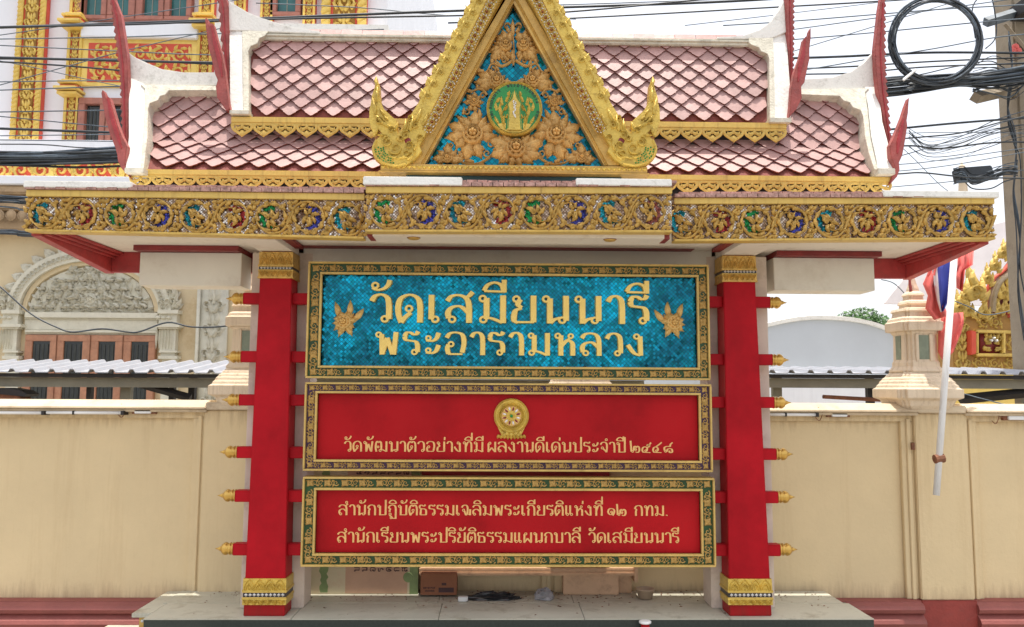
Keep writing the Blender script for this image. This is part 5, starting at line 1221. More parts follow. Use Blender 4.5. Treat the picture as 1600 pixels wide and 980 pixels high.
# ------------------------------------------------------------------ grey arched shelter and tree on the right
YA = 16.0
t = thing('arched_roof_hall', 'large pale grey arched roof hall behind the right awning', 'hall', (XX(1290, YA), YA, 0))
pts = [P(x, y, YA) for x, y in ((1120,560),(1150,530),(1187,512),(1220,503),(1260,497),(1300,497),(1340,501),(1375,510),(1410,527),(1440,552))]
outl = catmull([(p.x, p.z) for p in pts], 4)
MB().prism([(outl[0][0], 0)] + outl + [(outl[-1][0], 0)], YA, YA + 8).build('gable_sheet', M_grey, t)
b = MB(); b.ribbon(outl, [.09] * len(outl), YA - .005, .05); b.build('roof_edge', M_stucco, t)
MB().box(XX(1180, YA - .3), XX(1400, YA - .3), YA - .4, YA - .02, 0, ZZ(604, YA)).build('low_white_wall', M_white, t)
rnd = random.Random(11)
t = thing('leafy_tree', 'green tree crown rising behind the arched roof', 'tree', P(1348, 640, 24))
b = MB(); c0 = P(1350, 503, 24)
for k in range(2600):
    while True:
        u = Vector((rnd.uniform(-1, 1), rnd.uniform(-1, 1), rnd.uniform(-1, 1)))
        if u.length < 1: break
    cl = rnd.choice([(-.45, 0, .0, .45), (0, .1, .1, .5), (.4, 0, -.05, .42), (-.75, .1, -.2, .25), (.1, 0, -.4, .7)])
    p = c0 + Vector((cl[0] + u.x * cl[3], cl[1] + u.y * .6, cl[2] + u.z * cl[3] * .7)); s_ = rnd.uniform(.04, .09)
    d1 = Vector((rnd.uniform(-1, 1), rnd.uniform(-1, 1), rnd.uniform(-1, 1))).normalized(); d2 = d1.orthogonal().normalized()
    b.add([p - d1 * s_, p - d2 * s_ * .5, p + d1 * s_, p + d2 * s_ * .5], [(0, 1, 2, 3)])
b.build('crown', M_leaf, t)
MB().tube([(c0.x + .1, 24, 0), (c0.x, 24, c0.z - 1), (c0.x - .1, 24, c0.z)], [.2, .12, .04], 8).build('trunk', M_bark, t)

def scrollpanel(mb, x0, x1, z0, z1, Y, step, mi=0, seed=0):
    """mirrored scroll carving filling a rectangle"""
    h = z1 - z0; w_ = x1 - x0; n = max(1, round(w_ / step)); p = w_ / n
    for k in range(n):
        cx = x0 + (k + .5) * p; cz = (z0 + z1) / 2; f = 1 if k % 2 else -1; r_ = min(h, p) * .40
        mb.spiral(cx, cz, r_, r_ * .15, R(90 * f), 1.3 * f, r_ * .42, Y, r_ * .5, mi, 12)
        for a in range(6):
            aa = R(60 * a + 15); mb.leaf(cx + r_ * math.cos(aa) * .9, cz + r_ * math.sin(aa) * .9, aa + .8 * f, r_ * 1.0, r_ * .55, Y, r_ * .45, f * .9, mi)
        mb.leaf(cx + p / 2, z0 if f > 0 else z1, R(90 if f > 0 else -90), h * .8, r_ * .5, Y, r_ * .25, .3, mi)
def vscroll(mb, x0, x1, z0, z1, Y, mi=0):
    """vertical pilaster carving: mirrored leaves up an axis"""
    w_ = x1 - x0; cx = (x0 + x1) / 2; p = w_ * 1.05; n = max(1, round((z1 - z0) / p)); p = (z1 - z0) / n
    for k in range(n):
        z = z0 + k * p
        for s in (-1, 1):
            mb.spiral(cx + s * w_ * .26, z + p * .35, w_ * .2, w_ * .04, R(-90), s * 1.1, w_ * .13, Y, w_ * .2, mi, 10)
            mb.leaf(cx, z, R(90 - s * 50), p * .6, w_ * .24, Y, w_ * .2, s * .9, mi); mb.leaf(cx + s * w_ * .1, z + p * .5, R(90 - s * 35), p * .55, w_ * .22, Y, w_ * .2, s * .8, mi); mb.leaf(cx + s * w_ * .3, z + p * .05, R(90 - s * 10), p * .4, w_ * .18, Y, w_ * .16, -s * .8, mi)
        mb.leaf(cx, z + p * .35, R(90), p * .65, w_ * .2, Y - w_ * .02, w_ * .1, 0, mi)
# ------------------------------------------------------------------ gilded gate on the far right
YT = 11.0
GT = thing('gilded_temple_gate', 'gilded and red carved temple gable and gate post at the far right', 'temple gate', (XX(1560, YT), YT, 0))
u = PXM(YT)
def tr(name, pts, Y, t_, m, par=GT, bev=.01): return MB().extr([P(x, y, Y) for x, y in pts], (0, t_, 0)).build(name, m, par, bevel=bev)
tr('pale_roof', [(1380,475),(1440,400),(1500,362),(1640,330),(1640,480)], YT + 3.5, .04, M_pinkr)
tr('gable_ground', [(1535,500),(1548,455),(1575,415),(1640,325),(1640,520)], YT + .12, .1, mat('maroon_gable_ground', (.16, .02, .015), .6))
tr('gate_recess', [(1572,505),(1578,478),(1600,452),(1640,440),(1640,505)], YT + .05, .05, mat('dark_blue_recess', (.01, .03, .06), .5))
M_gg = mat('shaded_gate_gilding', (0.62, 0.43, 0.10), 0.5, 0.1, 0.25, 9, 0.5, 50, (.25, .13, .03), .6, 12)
def rope(pth, wd):
    p = catmull([(P(x, y, YT).x, P(x, y, YT).z) for x, y in pth], 6); b = MB()
    b.ridge([(x - wd * .45 * u, z + wd * .3 * u) for x, z in p], [wd * .5 * u] * len(p), YT + .06, .08, 1)
    b.ridge(p, [wd * .6 * u] * len(p), YT + .03, .12, 0)
    for k in range(len(p) - 1):
        dx, dz = p[k + 1][0] - p[k][0], p[k + 1][1] - p[k][1]; a = math.atan2(dz, dx)
        for h_ in (0, .5): b.leaf(p[k][0] + dx * h_ + math.sin(a) * wd * .28 * u, p[k][1] + dz * h_ - math.cos(a) * wd * .28 * u, a + 1.1, wd * .62 * u, wd * .22 * u, YT - .05, .05, 0, 0, False)
    b.build('naga_rib', [M_creamt, M_giltr], GT, True)
rope([(1548,488),(1550,462),(1560,440),(1578,425),(1600,396),(1650,318)], 12); rope([(1582,500),(1590,478),(1608,455),(1650,432)], 12)
fm = MB(); fm.leaf(0, 0, R(75), 1.0, .40, 0, .2, .45); fm.leaf(-.08, 0, R(112), .6, .26, -.05, .2, -.6); fm.leaf(.10, .0, R(48), .6, .26, -.05, .2, .8); fm.spiral(.0, .22, .17, .04, 0, 1.3, .09, -.12, .14); fm.leaf(.0, .35, R(100), .45, .2, -.1, .14, -.7); fm.leaf(.14, -.05, R(10), .42, .2, 0, .15, .9); fm.leaf(-.14, -.05, R(170), .38, .2, 0, .15, -.9)
fmm = fm.mesh('flame_leaf', [M_gg], True)
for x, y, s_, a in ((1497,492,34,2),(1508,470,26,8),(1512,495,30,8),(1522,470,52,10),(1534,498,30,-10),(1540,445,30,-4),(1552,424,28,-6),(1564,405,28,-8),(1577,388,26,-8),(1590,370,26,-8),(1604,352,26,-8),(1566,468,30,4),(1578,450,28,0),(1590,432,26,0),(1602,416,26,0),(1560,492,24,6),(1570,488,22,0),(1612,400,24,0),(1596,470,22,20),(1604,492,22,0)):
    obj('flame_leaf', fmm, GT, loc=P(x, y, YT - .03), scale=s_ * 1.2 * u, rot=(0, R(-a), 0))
base = tr('gate_base', [(1490,578),(1490,488),(1560,490),(1640,500),(1640,578)], YT + .02, .5, M_ochre)
tr('red_corner', [(1517,555),(1517,516),(1526,518),(1526,553)], YT - .10, .12, M_giltr, base)
for a_ in (([(1526,520),(1526,515),(1640,518),(1640,523)]), ([(1526,557),(1526,552),(1640,553),(1640,558)]), ([(1567,553),(1567,519),(1572,519),(1572,553)]), ([(1526,553),(1526,519),(1530,519),(1530,553)])):
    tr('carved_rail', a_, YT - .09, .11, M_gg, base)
b = MB(); p = P(1548, 536, YT - .0)
b.prism([(p.x - 18 * u, p.z - 17 * u), (p.x + 18 * u, p.z - 17 * u), (p.x + 18 * u, p.z + 17 * u), (p.x - 18 * u, p.z + 17 * u)], YT - .02, YT + .02, 1)
for s in (-1, 1):
    for dx, dz, a, L in ((3,-2,40,14),(3,4,75,12),(4,-8,-20,12),(8,8,60,9),(9,-3,100,9),(3,-12,0,13),(12,-12,60,8)): b.leaf(p.x + s * dx * u, p.z + dz * u, R(a if s > 0 else 180 - a), L * u, 6 * u, YT - .03, .06, s * .7)
    b.spiral(p.x + s * 9 * u, p.z + 5 * u, 5 * u, 1 * u, 0, s * 1.3, 2.6 * u, YT - .04, .06)
for dx, dz in ((-4, 3), (4, 3), (0, 7)): b.dome(p.x + dx * u, p.z + dz * u, 2.6 * u, YT - .06, .05, 2, 8, 3)
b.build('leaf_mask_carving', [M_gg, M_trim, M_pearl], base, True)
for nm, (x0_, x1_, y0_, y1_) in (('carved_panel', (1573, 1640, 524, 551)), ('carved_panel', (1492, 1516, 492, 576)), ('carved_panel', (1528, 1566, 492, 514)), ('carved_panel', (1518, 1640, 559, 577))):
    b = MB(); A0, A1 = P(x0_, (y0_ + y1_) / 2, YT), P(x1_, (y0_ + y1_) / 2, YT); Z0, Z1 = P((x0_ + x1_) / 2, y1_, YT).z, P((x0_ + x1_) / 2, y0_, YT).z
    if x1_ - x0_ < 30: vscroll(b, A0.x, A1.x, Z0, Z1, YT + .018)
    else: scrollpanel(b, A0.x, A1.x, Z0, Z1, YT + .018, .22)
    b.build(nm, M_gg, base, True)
MB().box(XX(1486, YT), XX(1660, YT), YT, YT + .5, 0, ZZ(579, YT)).build('gate_wall', M_gilt, GT)
t = thing('stone_spire', 'small pale spire tip peeking above the right end of the eave', 'spire', (P(1509, 380, 14.6)))
px_ = P(1509, 385, 14.6); zz_ = lambda y: P(1509, y, 14.6).z
MB().lathe([(.14, 0), (.11, zz_(330) - px_.z), (.06, zz_(272) - px_.z), (.08, zz_(270) - px_.z), (.08, zz_(266) - px_.z), (.05, zz_(264) - px_.z), (.06, zz_(260) - px_.z), (.02, zz_(257) - px_.z), (.007, zz_(248) - px_.z)], px_, (0, 0, 1), 12).build('spire_shaft', M_bone, t, True)

# ------------------------------------------------------------------ the temple hall on the left
YL = 11.0
HL = thing('temple_hall', 'white and gold temple hall with carved arch window behind the left side of the sign', 'temple hall', (XX(200, YL), YL, 0))
u = PXM(YL)
def rect(mb, x0, y0, x1, y1, Y, d, mi=0, ref=None):
    xm = (x0 + x1) / 2 if ref is None else ref; ym = (y0 + y1) / 2
    a, b_ = P(x0, ym, Y), P(x1, ym, Y); t_, bt = P(xm, y0, Y).z, P(xm, y1, Y).z
    return mb.box(a.x, b_.x, Y, Y + d, bt, t_, mi)
xw0, xw1 = P(-700, 100, YL).x, P(605, 20, YL).x
ztop, zmid, zlow = P(200, -400, YL).z, P(100, 240, YL).z, P(100, 368, YL).z
MB().box(xw0, xw1, YL, YL + 9, zmid, ztop).build('upper_wall', M_white, HL)
MB().box(xw0, xw1, YL - .05, YL + 9, 0, zlow).build('lower_wall', M_hall, HL)
def uz(y, px=150, Y=YL): return P(px, y, Y).z
cn = MB(); cn.box(xw0, xw1 + .3, YL - .35, YL + 9, zlow, uz(340)); cn.box(xw0, xw1 + .3, YL - .45, YL + 9, uz(340), uz(318)); cn.box(xw0, xw1 + .3, YL - .55, YL + 9, uz(318), uz(306))
cor = cn.build('cornice', M_corn, HL, bevel=.02)
sm = MB(); sm.leaf(0, .5, R(-90), 1.0, .8, 0, .25, 0, 0, False); sm.ring(0, 0, .42, .16, 0, .12, 0, 10); smm = sm.mesh('cornice_lobe', [M_corn], True)
for k in range(36):
    x = xw0 + 4.2 + k * .155
    obj('cornice_lobe', smm, cor, loc=(x, YL - .46, (uz(340) + uz(362)) / 2 + .02), scale=.15)
MB().box(xw0, xw1 + .2, YL - .60, YL + 9, uz(305.9), uz(293)).build('white_ledge', M_white, HL, bevel=.01)
fr_ = MB().box(xw0, xw1, YL - .25, YL + .3, uz(292.5), uz(256)).build('frieze', M_giltr, HL)
b = MB(); scrollpanel(b, P(-150, 275, YL).x, P(400, 275, YL).x, uz(290), uz(259), YL - .25, .27); b.build('frieze_carving', M_gilt, fr_, True)
b = MB(); b.box(xw0, xw1, YL - .29, YL - .25, uz(259), uz(256)); b.box(xw0, xw1, YL - .30, YL - .25, uz(293.5), uz(291.5))
for x in (98, 205, -10): b.box(P(x - 4, 275, YL).x, P(x + 4, 275, YL).x, YL - .285, YL - .25, uz(291), uz(259))
b.build('frieze_border', M_gilt, fr_)
MB().box(xw0, xw1, YL - .3, YL, uz(256), uz(229)).build('ledge', M_white, HL, bevel=.01)
# pilasters
def pilaster(x0, x1, y0, y1, rope=True, caps=()):
    a, b2 = P((x0), y1, YL).x, P((x1), y1, YL).x; z0, z1 = P((x0 + x1) / 2, y1, YL).z, P((x0 + x1) / 2, y0, YL).z
    pl = MB().box(a, b2, YL - .10, YL, z0, z1).build('pilaster', M_giltr, HL, bevel=.01)
    w_ = b2 - a; i0, i1 = a + w_ * .24, b2 - w_ * .24
    b = MB(); b.box(i0 + .012, i1 - .012, YL - .112, YL - .10, z0, z1, 1); vscroll(b, i0, i1, z0, z1, YL - .112); b.build('pilaster_carving', [M_gilt, M_ochre], pl, True)
    b = MB()
    for e0, e1 in ((a, a + w_ * .2), (b2 - w_ * .2, b2)):
        b.box(e0, e1, YL - .12, YL - .10, z0, z1); n = int((z1 - z0) / (w_ * .16))
        if rope:
            for k in range(n):
                z = z0 + (k + .5) * (z1 - z0) / n; b.leaf(e0, z - w_ * .08, R(45), (e1 - e0) * 1.4, w_ * .14, YL - .12, w_ * .07, 0, 0, False)
    b.build('rope_border', M_gilt, pl, True)
    for cy_ in caps:
        b = MB()
        for k, (dy, ex) in enumerate(((-12, .10), (-6, .16), (0, .06), (5, .10), (9, .04))):
            zc_ = P((x0 + x1) / 2, cy_ - dy, YL).z; b.box(a - ex * w_ * 1.6, b2 + ex * w_ * 1.6, YL - .16 - ex, YL, zc_, zc_ + 4.5 * u, 1 if k == 2 else 0)
        b.build('capital', [M_gilt, M_giltr], pl, bevel=.006)
pilaster(22, 66, -300, 228)
pilaster(103, 126, -300, 228, False, (42, 145))
pilaster(306, 330, -300, 228, False, (42,))
pilaster(409, 428, -300, 60, False); pilaster(475, 494, -300, 60, False); pilaster(504, 574, -300, 60)
pilaster(368, 386, -300, 60, False)
# upper window panel and windows
def window(name, x0, y0, x1, y1, panes, Y, m_f, m_p, depth=.12, lab=None):
    b = MB(); xs = [x0]; 
    for p0, p1 in panes: xs += [p0, p1]
    xs.append(x1); (pt_, pb_) = panes_y
    ym = (y0 + y1) / 2
    X = lambda px: P(px, ym, Y).x; xm = (x0 + x1) / 2; Z = lambda py: P(xm, py, Y).z
    b.box(X(x0), X(x1), Y - depth, Y - .002, Z(pt_), Z(y0)); b.box(X(x0), X(x1), Y - depth, Y - .002, Z(y1), Z(pb_))
    for k in range(0, len(xs), 2): b.box(X(xs[k]), X(xs[k + 1]), Y - depth, Y - .002, Z(pb_), Z(pt_))
    for k in range(2, len(xs) - 2, 2):
        xm_ = (X(xs[k]) + X(xs[k + 1])) / 2; b.box(xm_ - .006, xm_ + .006, Y - depth - .012, Y - depth, Z(y1), Z(y0), 0)
    wo = b.build(name, m_f, HL, bevel=.006)
    for p0, p1 in panes:
        MB().box(X(p0), X(p1), Y - .05, Y - .03, Z(pb_), Z(pt_)).build('pane', m_p, wo)
        if m_p is M_panet: MB().box((X(p0) + X(p1)) / 2 - .006, (X(p0) + X(p1)) / 2 + .006, Y - .056, Y - .05, Z(pb_), Z(pt_)).build('glazing_bar', M_under, wo)
        else:
            c_ = MB()
            for k in range(4): c_.box(X(p0) + (X(p1) - X(p0)) * (k + .15) / 4, X(p0) + (X(p1) - X(p0)) * (k + .6) / 4, Y - .056 - .004 * (k % 2), Y - .05, Z(pb_), Z(pt_) - .04)
            c_.build('curtain_fold', mat_curt, wo)
    return wo
mat_curt = mat('dark_curtain', (0.05, 0.055, 0.05), .9, 0, .3, 6)
panes_y = (-120, 30); window('window', 131, -150, 307, 36, ((143,168),(186,210),(232,256),(274,299)), YL, M_wood2, M_panet)
panes_y = (-120, 24); window('window', 428, -150, 475, 30, ((438,467),), YL, M_wood2, M_panet)
panes_y = (168, 232); window('window', 126, 158, 300, 236, ((138,161),(180,203),(224,247),(268,290)), YL, M_wood2, M_pane)
b = MB(); rect(b, 126, 36, 308, 58, YL - .18, .18, 0); b.build('window_ledge', M_white, HL, bevel=.01)
b = MB(); rect(b, 126, 60, 308, 136, YL - .10, .10, 0); gp = b.build('gold_panel', M_gilt, HL, bevel=.01)
b = MB(); rect(b, 137, 68, 298, 129, YL - .105, .01, 0); b.build('red_panel', M_giltr, gp)
b = MB()
A1, B1_ = P(141, 98, YL - .105).x, P(295, 98, YL - .105).x; c_ = (A1 + B1_) / 2; zt_, zb_ = P(218, 72, YL - .105).z, P(218, 126, YL - .105).z
for zr0, zr1 in ((zb_, (zt_ + zb_) / 2), ((zt_ + zb_) / 2, zt_)): scrollpanel(b, A1, B1_, zr0, zr1, YL - .105, .25)
b.build('panel_carving', M_gilt, gp, True)
b = MB(); rect(b, 125, 137, 306, 157, YL - .05, .05, 0); b.build('white_band', M_white, HL)
b = MB(); rect(b, 335, 37, 606, 66, YL - .4, .4, 0, 470); b.build('white_parapet', M_stucco, HL)
# lower carved arch window
YW2 = YL - .05
def pt2(x, y, Y=YW2): p = P(x, y, Y); return (p.x, p.z)
def arch(cx, cy, rx, ry, a0=0, a1=180, n=24): return [pt2(cx + rx * math.cos(R(a0 + (a1 - a0) * k / n)), cy - ry * math.sin(R(a0 + (a1 - a0) * k / n))) for k in range(n + 1)]
aw = MB(); aw.ribbon(arch(144, 488, 118, 88), [20 * u] * 25, YW2, .10, 0, False, .95); aw.ribbon(arch(144, 488, 103, 76), [10 * u] * 25, YW2, .05, 1, False, .7)
archo = aw.build('arch_band', [M_carve, M_hall], HL)
for k in range(17):
    a = R(6 + 168 * k / 16); x, z = pt2(144 + 127 * math.cos(a), 488 - 97 * math.sin(a)); 
    pass
cm = MB(); cm.leaf(0, -.1, R(78), 1.0, .62, 0, .2, .5); cm.leaf(-.1, 0, R(105), .75, .4, -.05, .2, -.4); cm.spiral(.0, .22, .2, .05, 0, 1.3, .1, -.12, .1); cm.leaf(.1, -.05, R(40), .5, .3, 0, .15, .8); cm.leaf(-.1, -.05, R(140), .5, .3, 0, .15, -.8)
cmm = cm.mesh('arch_flame', [M_carve], True)
for k in range(19):
    a = R(4 + 172 * k / 18); x, z = pt2(144 + 126 * math.cos(a), 488 - 96 * math.sin(a)); obj('arch_flame', cmm, archo, loc=(x, YW2 - .03, z), scale=22 * u, rot=(0, -(a - R(80)), 0))
b = MB()
for k in range(44):
    a = R(2 + 176 * k / 43); x, z = pt2(144 + 117 * math.cos(a), 488 - 87 * math.sin(a)); b.ring(x, z, 3.4 * u, 1.8 * u, YW2 - .10, .03, 0, 8)
b.build('arch_beads', M_carve, archo, True)
ty = arch(144, 488, 97, 70)
tp = MB().prism(ty, YW2 - .02, YW2 - .0).build('tympanum', M_carve, HL)
b = MB(); rnd = random.Random(4)
for row in range(5):
    y = 482 - row * 14; half = 92 * math.sqrt(max(0, 1 - ((488 - y) / 68) ** 2)); n_ = int(half / 14)
    for s in (-1, 1):
        for k in range(n_ + 1):
            x = 144 + s * (k + .5 * (row % 2)) * 14.5
            if abs(x - 144) > half - 3: continue
            X, Z = pt2(x, y)
            b.spiral(X, Z, 6.4 * u, 1.2 * u, rnd.random() * 6, s * 1.1, 1.9 * u, YW2 - .02, .05, 0, 10)
            b.leaf(X, Z, R(90 - s * rnd.uniform(-60, 40)), 14 * u, 7 * u, YW2 - .03, .09, s * 1.1)
            b.leaf(X + s * 2 * u, Z, R(90 - s * rnd.uniform(10, 100)), 13 * u, 6.5 * u, YW2 - .02, .07, s * .8)
            b.leaf(X, Z - 2 * u, R(90 - s * rnd.uniform(60, 160)), 11 * u, 5.5 * u, YW2 - .02, .06, -s * .8)
for x, y, r_ in ((144,468,10),(126,452,7),(162,452,7),(144,430,8)):
    X, Z = pt2(x, y); b.flower(X, Z, r_ * u, [(45 * k, r_ * u * 1.2) for k in range(8)], YW2 - .03, .06)
b.build('tympanum_carving', M_carve, tp, True)
b = MB()
for y0, y1, d in ((488, 497, .10), (497, 500, .06), (500, 516, .05), (516, 520, .09), (520, 523, .05)): rect(b, 38, y0 + .05, 246, y1, YW2 - d, d, 0)
b.build('lintel_moulding', M_carve, HL, bevel=.006)
panes_y = (534, 660); window('window', 39, 524, 243, 690, ((51,78),(100,129),(154,180),(205,232)), YW2, M_wood, M_pane, .07)
for x0, x1 in ((3, 29), (247, 277)):
    b = MB(); xm = (x0 + x1) / 2
    for y0, y1, e, d in ((484, 490, 1, .16), (490, 506, -1, .12), (506, 511, 3, .17), (511, 514, 0, .14), (514, 548, -3, .10), (548, 551, -1, .13), (551, 556, -4, .10), (556, 561, 0, .14), (561, 700, -3, .08)):
        rect(b, x0 - e, y0 + .04, x1 + e, y1, YW2 - d, d, 0, xm)
    fl_ = MB(); wds = (x1 - x0) / 7
    X0, Z0 = pt2(xm, 498)
    for k in range(6):
        X, Z = pt2(x0 + 3 + k * (x1 - x0 - 6) / 5, 516); b.leaf(X, Z, R(-90), 30 * u, 4 * u, YW2 - .10, .03, 0, 0, False)
    for k in (-1, 0, 1): b.leaf(X0 + k * 8 * u - 4 * u, Z0, 0, 8 * u, 8 * u, YW2 - .12, .04, 0, 0, False)
    X, Z = pt2(xm, 484)
    s = 1 if x0 > 100 else -1
    for dx, dy, a, L in ((-6,0,80,26),(4,0,70,34),(10,0,60,30),(-2,4,110,20),(8,14,60,26),(14,2,40,18)): b.leaf(X + s * dx * u, Z + dy * u, R(a if s > 0 else 180 - a), L * u, 9 * u, YW2 - .08, .05, s * .5)
    for dx, dy in ((-6, 8), (4, 10), (12, 12), (6, 26)): b.spiral(X + s * dx * u, Z + dy * u, 6 * u, 1 * u, 0, 1.3 * s, 2.6 * u, YW2 - .10, .03)
    b.build('carved_pilaster', M_carve, HL)
b = MB(); rect(b, 308, 450, 352, 700, YW2 - .05, .05, 0)
a_, b2 = P(317, 520, YW2).x, P(352, 520, YW2).x; vscroll(b, a_, b2, P(330, 640, YW2).z, P(330, 452, YW2).z, YW2 - .05)
b.box(P(309, 520, YW2).x, P(314, 520, YW2).x, YW2 - .08, YW2 - .05, P(330, 690, YW2).z, P(330, 452, YW2).z)
b.build('carved_strip', M_carve, HL, True)

# ------------------------------------------------------------------ utility pole, coil and cables
YPO = 7.2
PO = thing('utility_pole', 'square concrete utility pole wrapped in cables at the right edge', 'utility pole', (XX(1600, YPO, 300), YPO, 0))
xp0, xp1 = P(1590, 150, YPO).x, P(1650, 150, YPO).x
MB().box(xp0, xp1, YPO, YPO + .3, 0, P(1600, -150, YPO).z).build('pole_shaft', M_conc, PO, bevel=.02)
a, b_ = P(1524, 153, YPO - .3), P(1572, 142, YPO); MB().tube([a, b_, b_ + Vector((.4, .3, .03))], .055, 4).build('cross_arm', M_conc, PO)
a, b_ = P(1540, 35, YPO - .1), P(1640, 5, YPO - .1); MB().tube([a, b_], .05, 4).build('upper_arm', M_cableg, PO)
MB().box(P(1572, 20, YPO).x, P(1640, 20, YPO).x, YPO - .3, YPO - .05, P(1600, 38, YPO).z, P(1600, 18, YPO).z).build('junction_box', M_dark, PO)
a, b_ = P(1570, 38, YPO - .02), P(1606, 80, YPO - .02); MB().tube([a, b_], .02, 4).build('strut', M_conc, PO)
for x, y in ((1586, 74), (1590, 80), (1582, 80)):
    p = P(x, y, YPO - .05); MB().dome(p.x, p.z, .035, p.y, .035, 0, 8, 3).build('red_tape', M_flagr, PO)
rnd = random.Random(21)
def strand(pts, r_, mb, jig=0.0, Y=6.7, n=6, sides=5):
    q_ = [P(x, y, Y + (rnd.uniform(-jig, jig) if jig else 0)) for x, y in pts]
    q_ = catmull([tuple(p) for p in q_], n) if len(q_) > 2 else q_
    mb.tube(q_, r_, sides)
px = PXM(6.7)
# coil
co = thing('cable_coil', 'large round coil of spare black cable hanging beside the utility pole', 'cable coil', P(1462, 140, 6.6))
for k in range(16):
    b = MB(); rr = rnd.uniform(62, 73); ox, oy = rnd.uniform(-2, 2), rnd.uniform(-2, 2); pts = []
    for i in range(41):
        a = 2 * math.pi * i / 40 + k; p = P(1462 + ox + rr * 1.02 * math.cos(a), 63 + oy + rr * .96 * math.sin(a), 6.55 + .05 * math.sin(a * 2 + k) + rnd.uniform(-.002, .002)); pts.append(p)
    b.tube(pts, 1.35 * px, 5, caps=False); b.build('cable_loop', M_cableg if k % 3 == 0 else M_cable, co, True)
p = P(1422, 120, 6.5); MB().tube([p + Vector((-.06, 0, -.03)), p + Vector((.05, 0, .06))], .012, 5).build('tie', M_lamp, co)
def bundle(name, label, pts, n, spread, r_, Y, cat='cable bundle', mats=(None,)):
    t = thing(name, label, cat, P(pts[len(pts) // 2][0], pts[len(pts) // 2][1], Y))
    for g_ in range(3):
        b = MB()
        for k in range(n // 3):
            off = rnd.gauss(0, spread); ph = rnd.uniform(0, 6)
            strand([(x, y + off * (1 + .3 * math.sin(i * 1.7 + ph)) + rnd.uniform(-spread, spread) * .35) for i, (x, y) in enumerate(pts)], r_ * rnd.uniform(.6, 1.2) * px, b, .06, Y, 5, 5)
        b.build('cable_strands', M_cable if g_ < 2 else M_cableg, t, True)
bundle('cable_bundle', 'thick black bundle of many cables crossing behind the roof to the utility pole', [(-60,247),(60,248),(185,244),(500,225),(900,185),(1200,155),(1385,137),(1440,132),(1500,126),(1560,120),(1650,108)], 48, 6.5, 1.7, 6.7)
bundle('cable_bundle', 'loose dark cables sagging just under the pale ledge of the left hall', [(-60,309),(20,311),(60,314),(300,330),(600,330)], 15, 4, 1.2, 6.75)
bundle('cable_bundle', 'thin dark cables running along the bottom of the hall cornice at the left', [(-60,362),(20,363),(55,366),(300,372),(600,360)], 12, 2.5, 1.1, 6.8)
bundle('cable_bundle', 'tangle of cables wrapped round the utility pole above the cross arm', [(1520,125),(1550,118),(1580,122),(1610,112),(1650,118)], 30, 11, 1.2, 6.9)
bundle('cable_bundle', 'messy dark splice of cables hanging between the eave and the pole', [(1490,272),(1506,272),(1520,284),(1548,276),(1570,268),(1590,268)], 18, 5, 1.1, 6.8)
MB_ = thing('splice_box', 'black cable splice box hanging in the wires above the right eave', 'splice box', P(1520, 280, 6.8))
MB().extr([P(x, y, 6.78) for x, y in ((1498,262),(1550,258),(1556,278),(1502,282))], (0, .12, 0)).build('box_shell', M_cable, MB_, bevel=.008)
MB().extr([P(x, y, 6.77) for x, y in ((1496,282),(1560,277),(1560,280),(1496,286))], (0, .02, 0)).build('mount_strap', M_cableg, MB_)
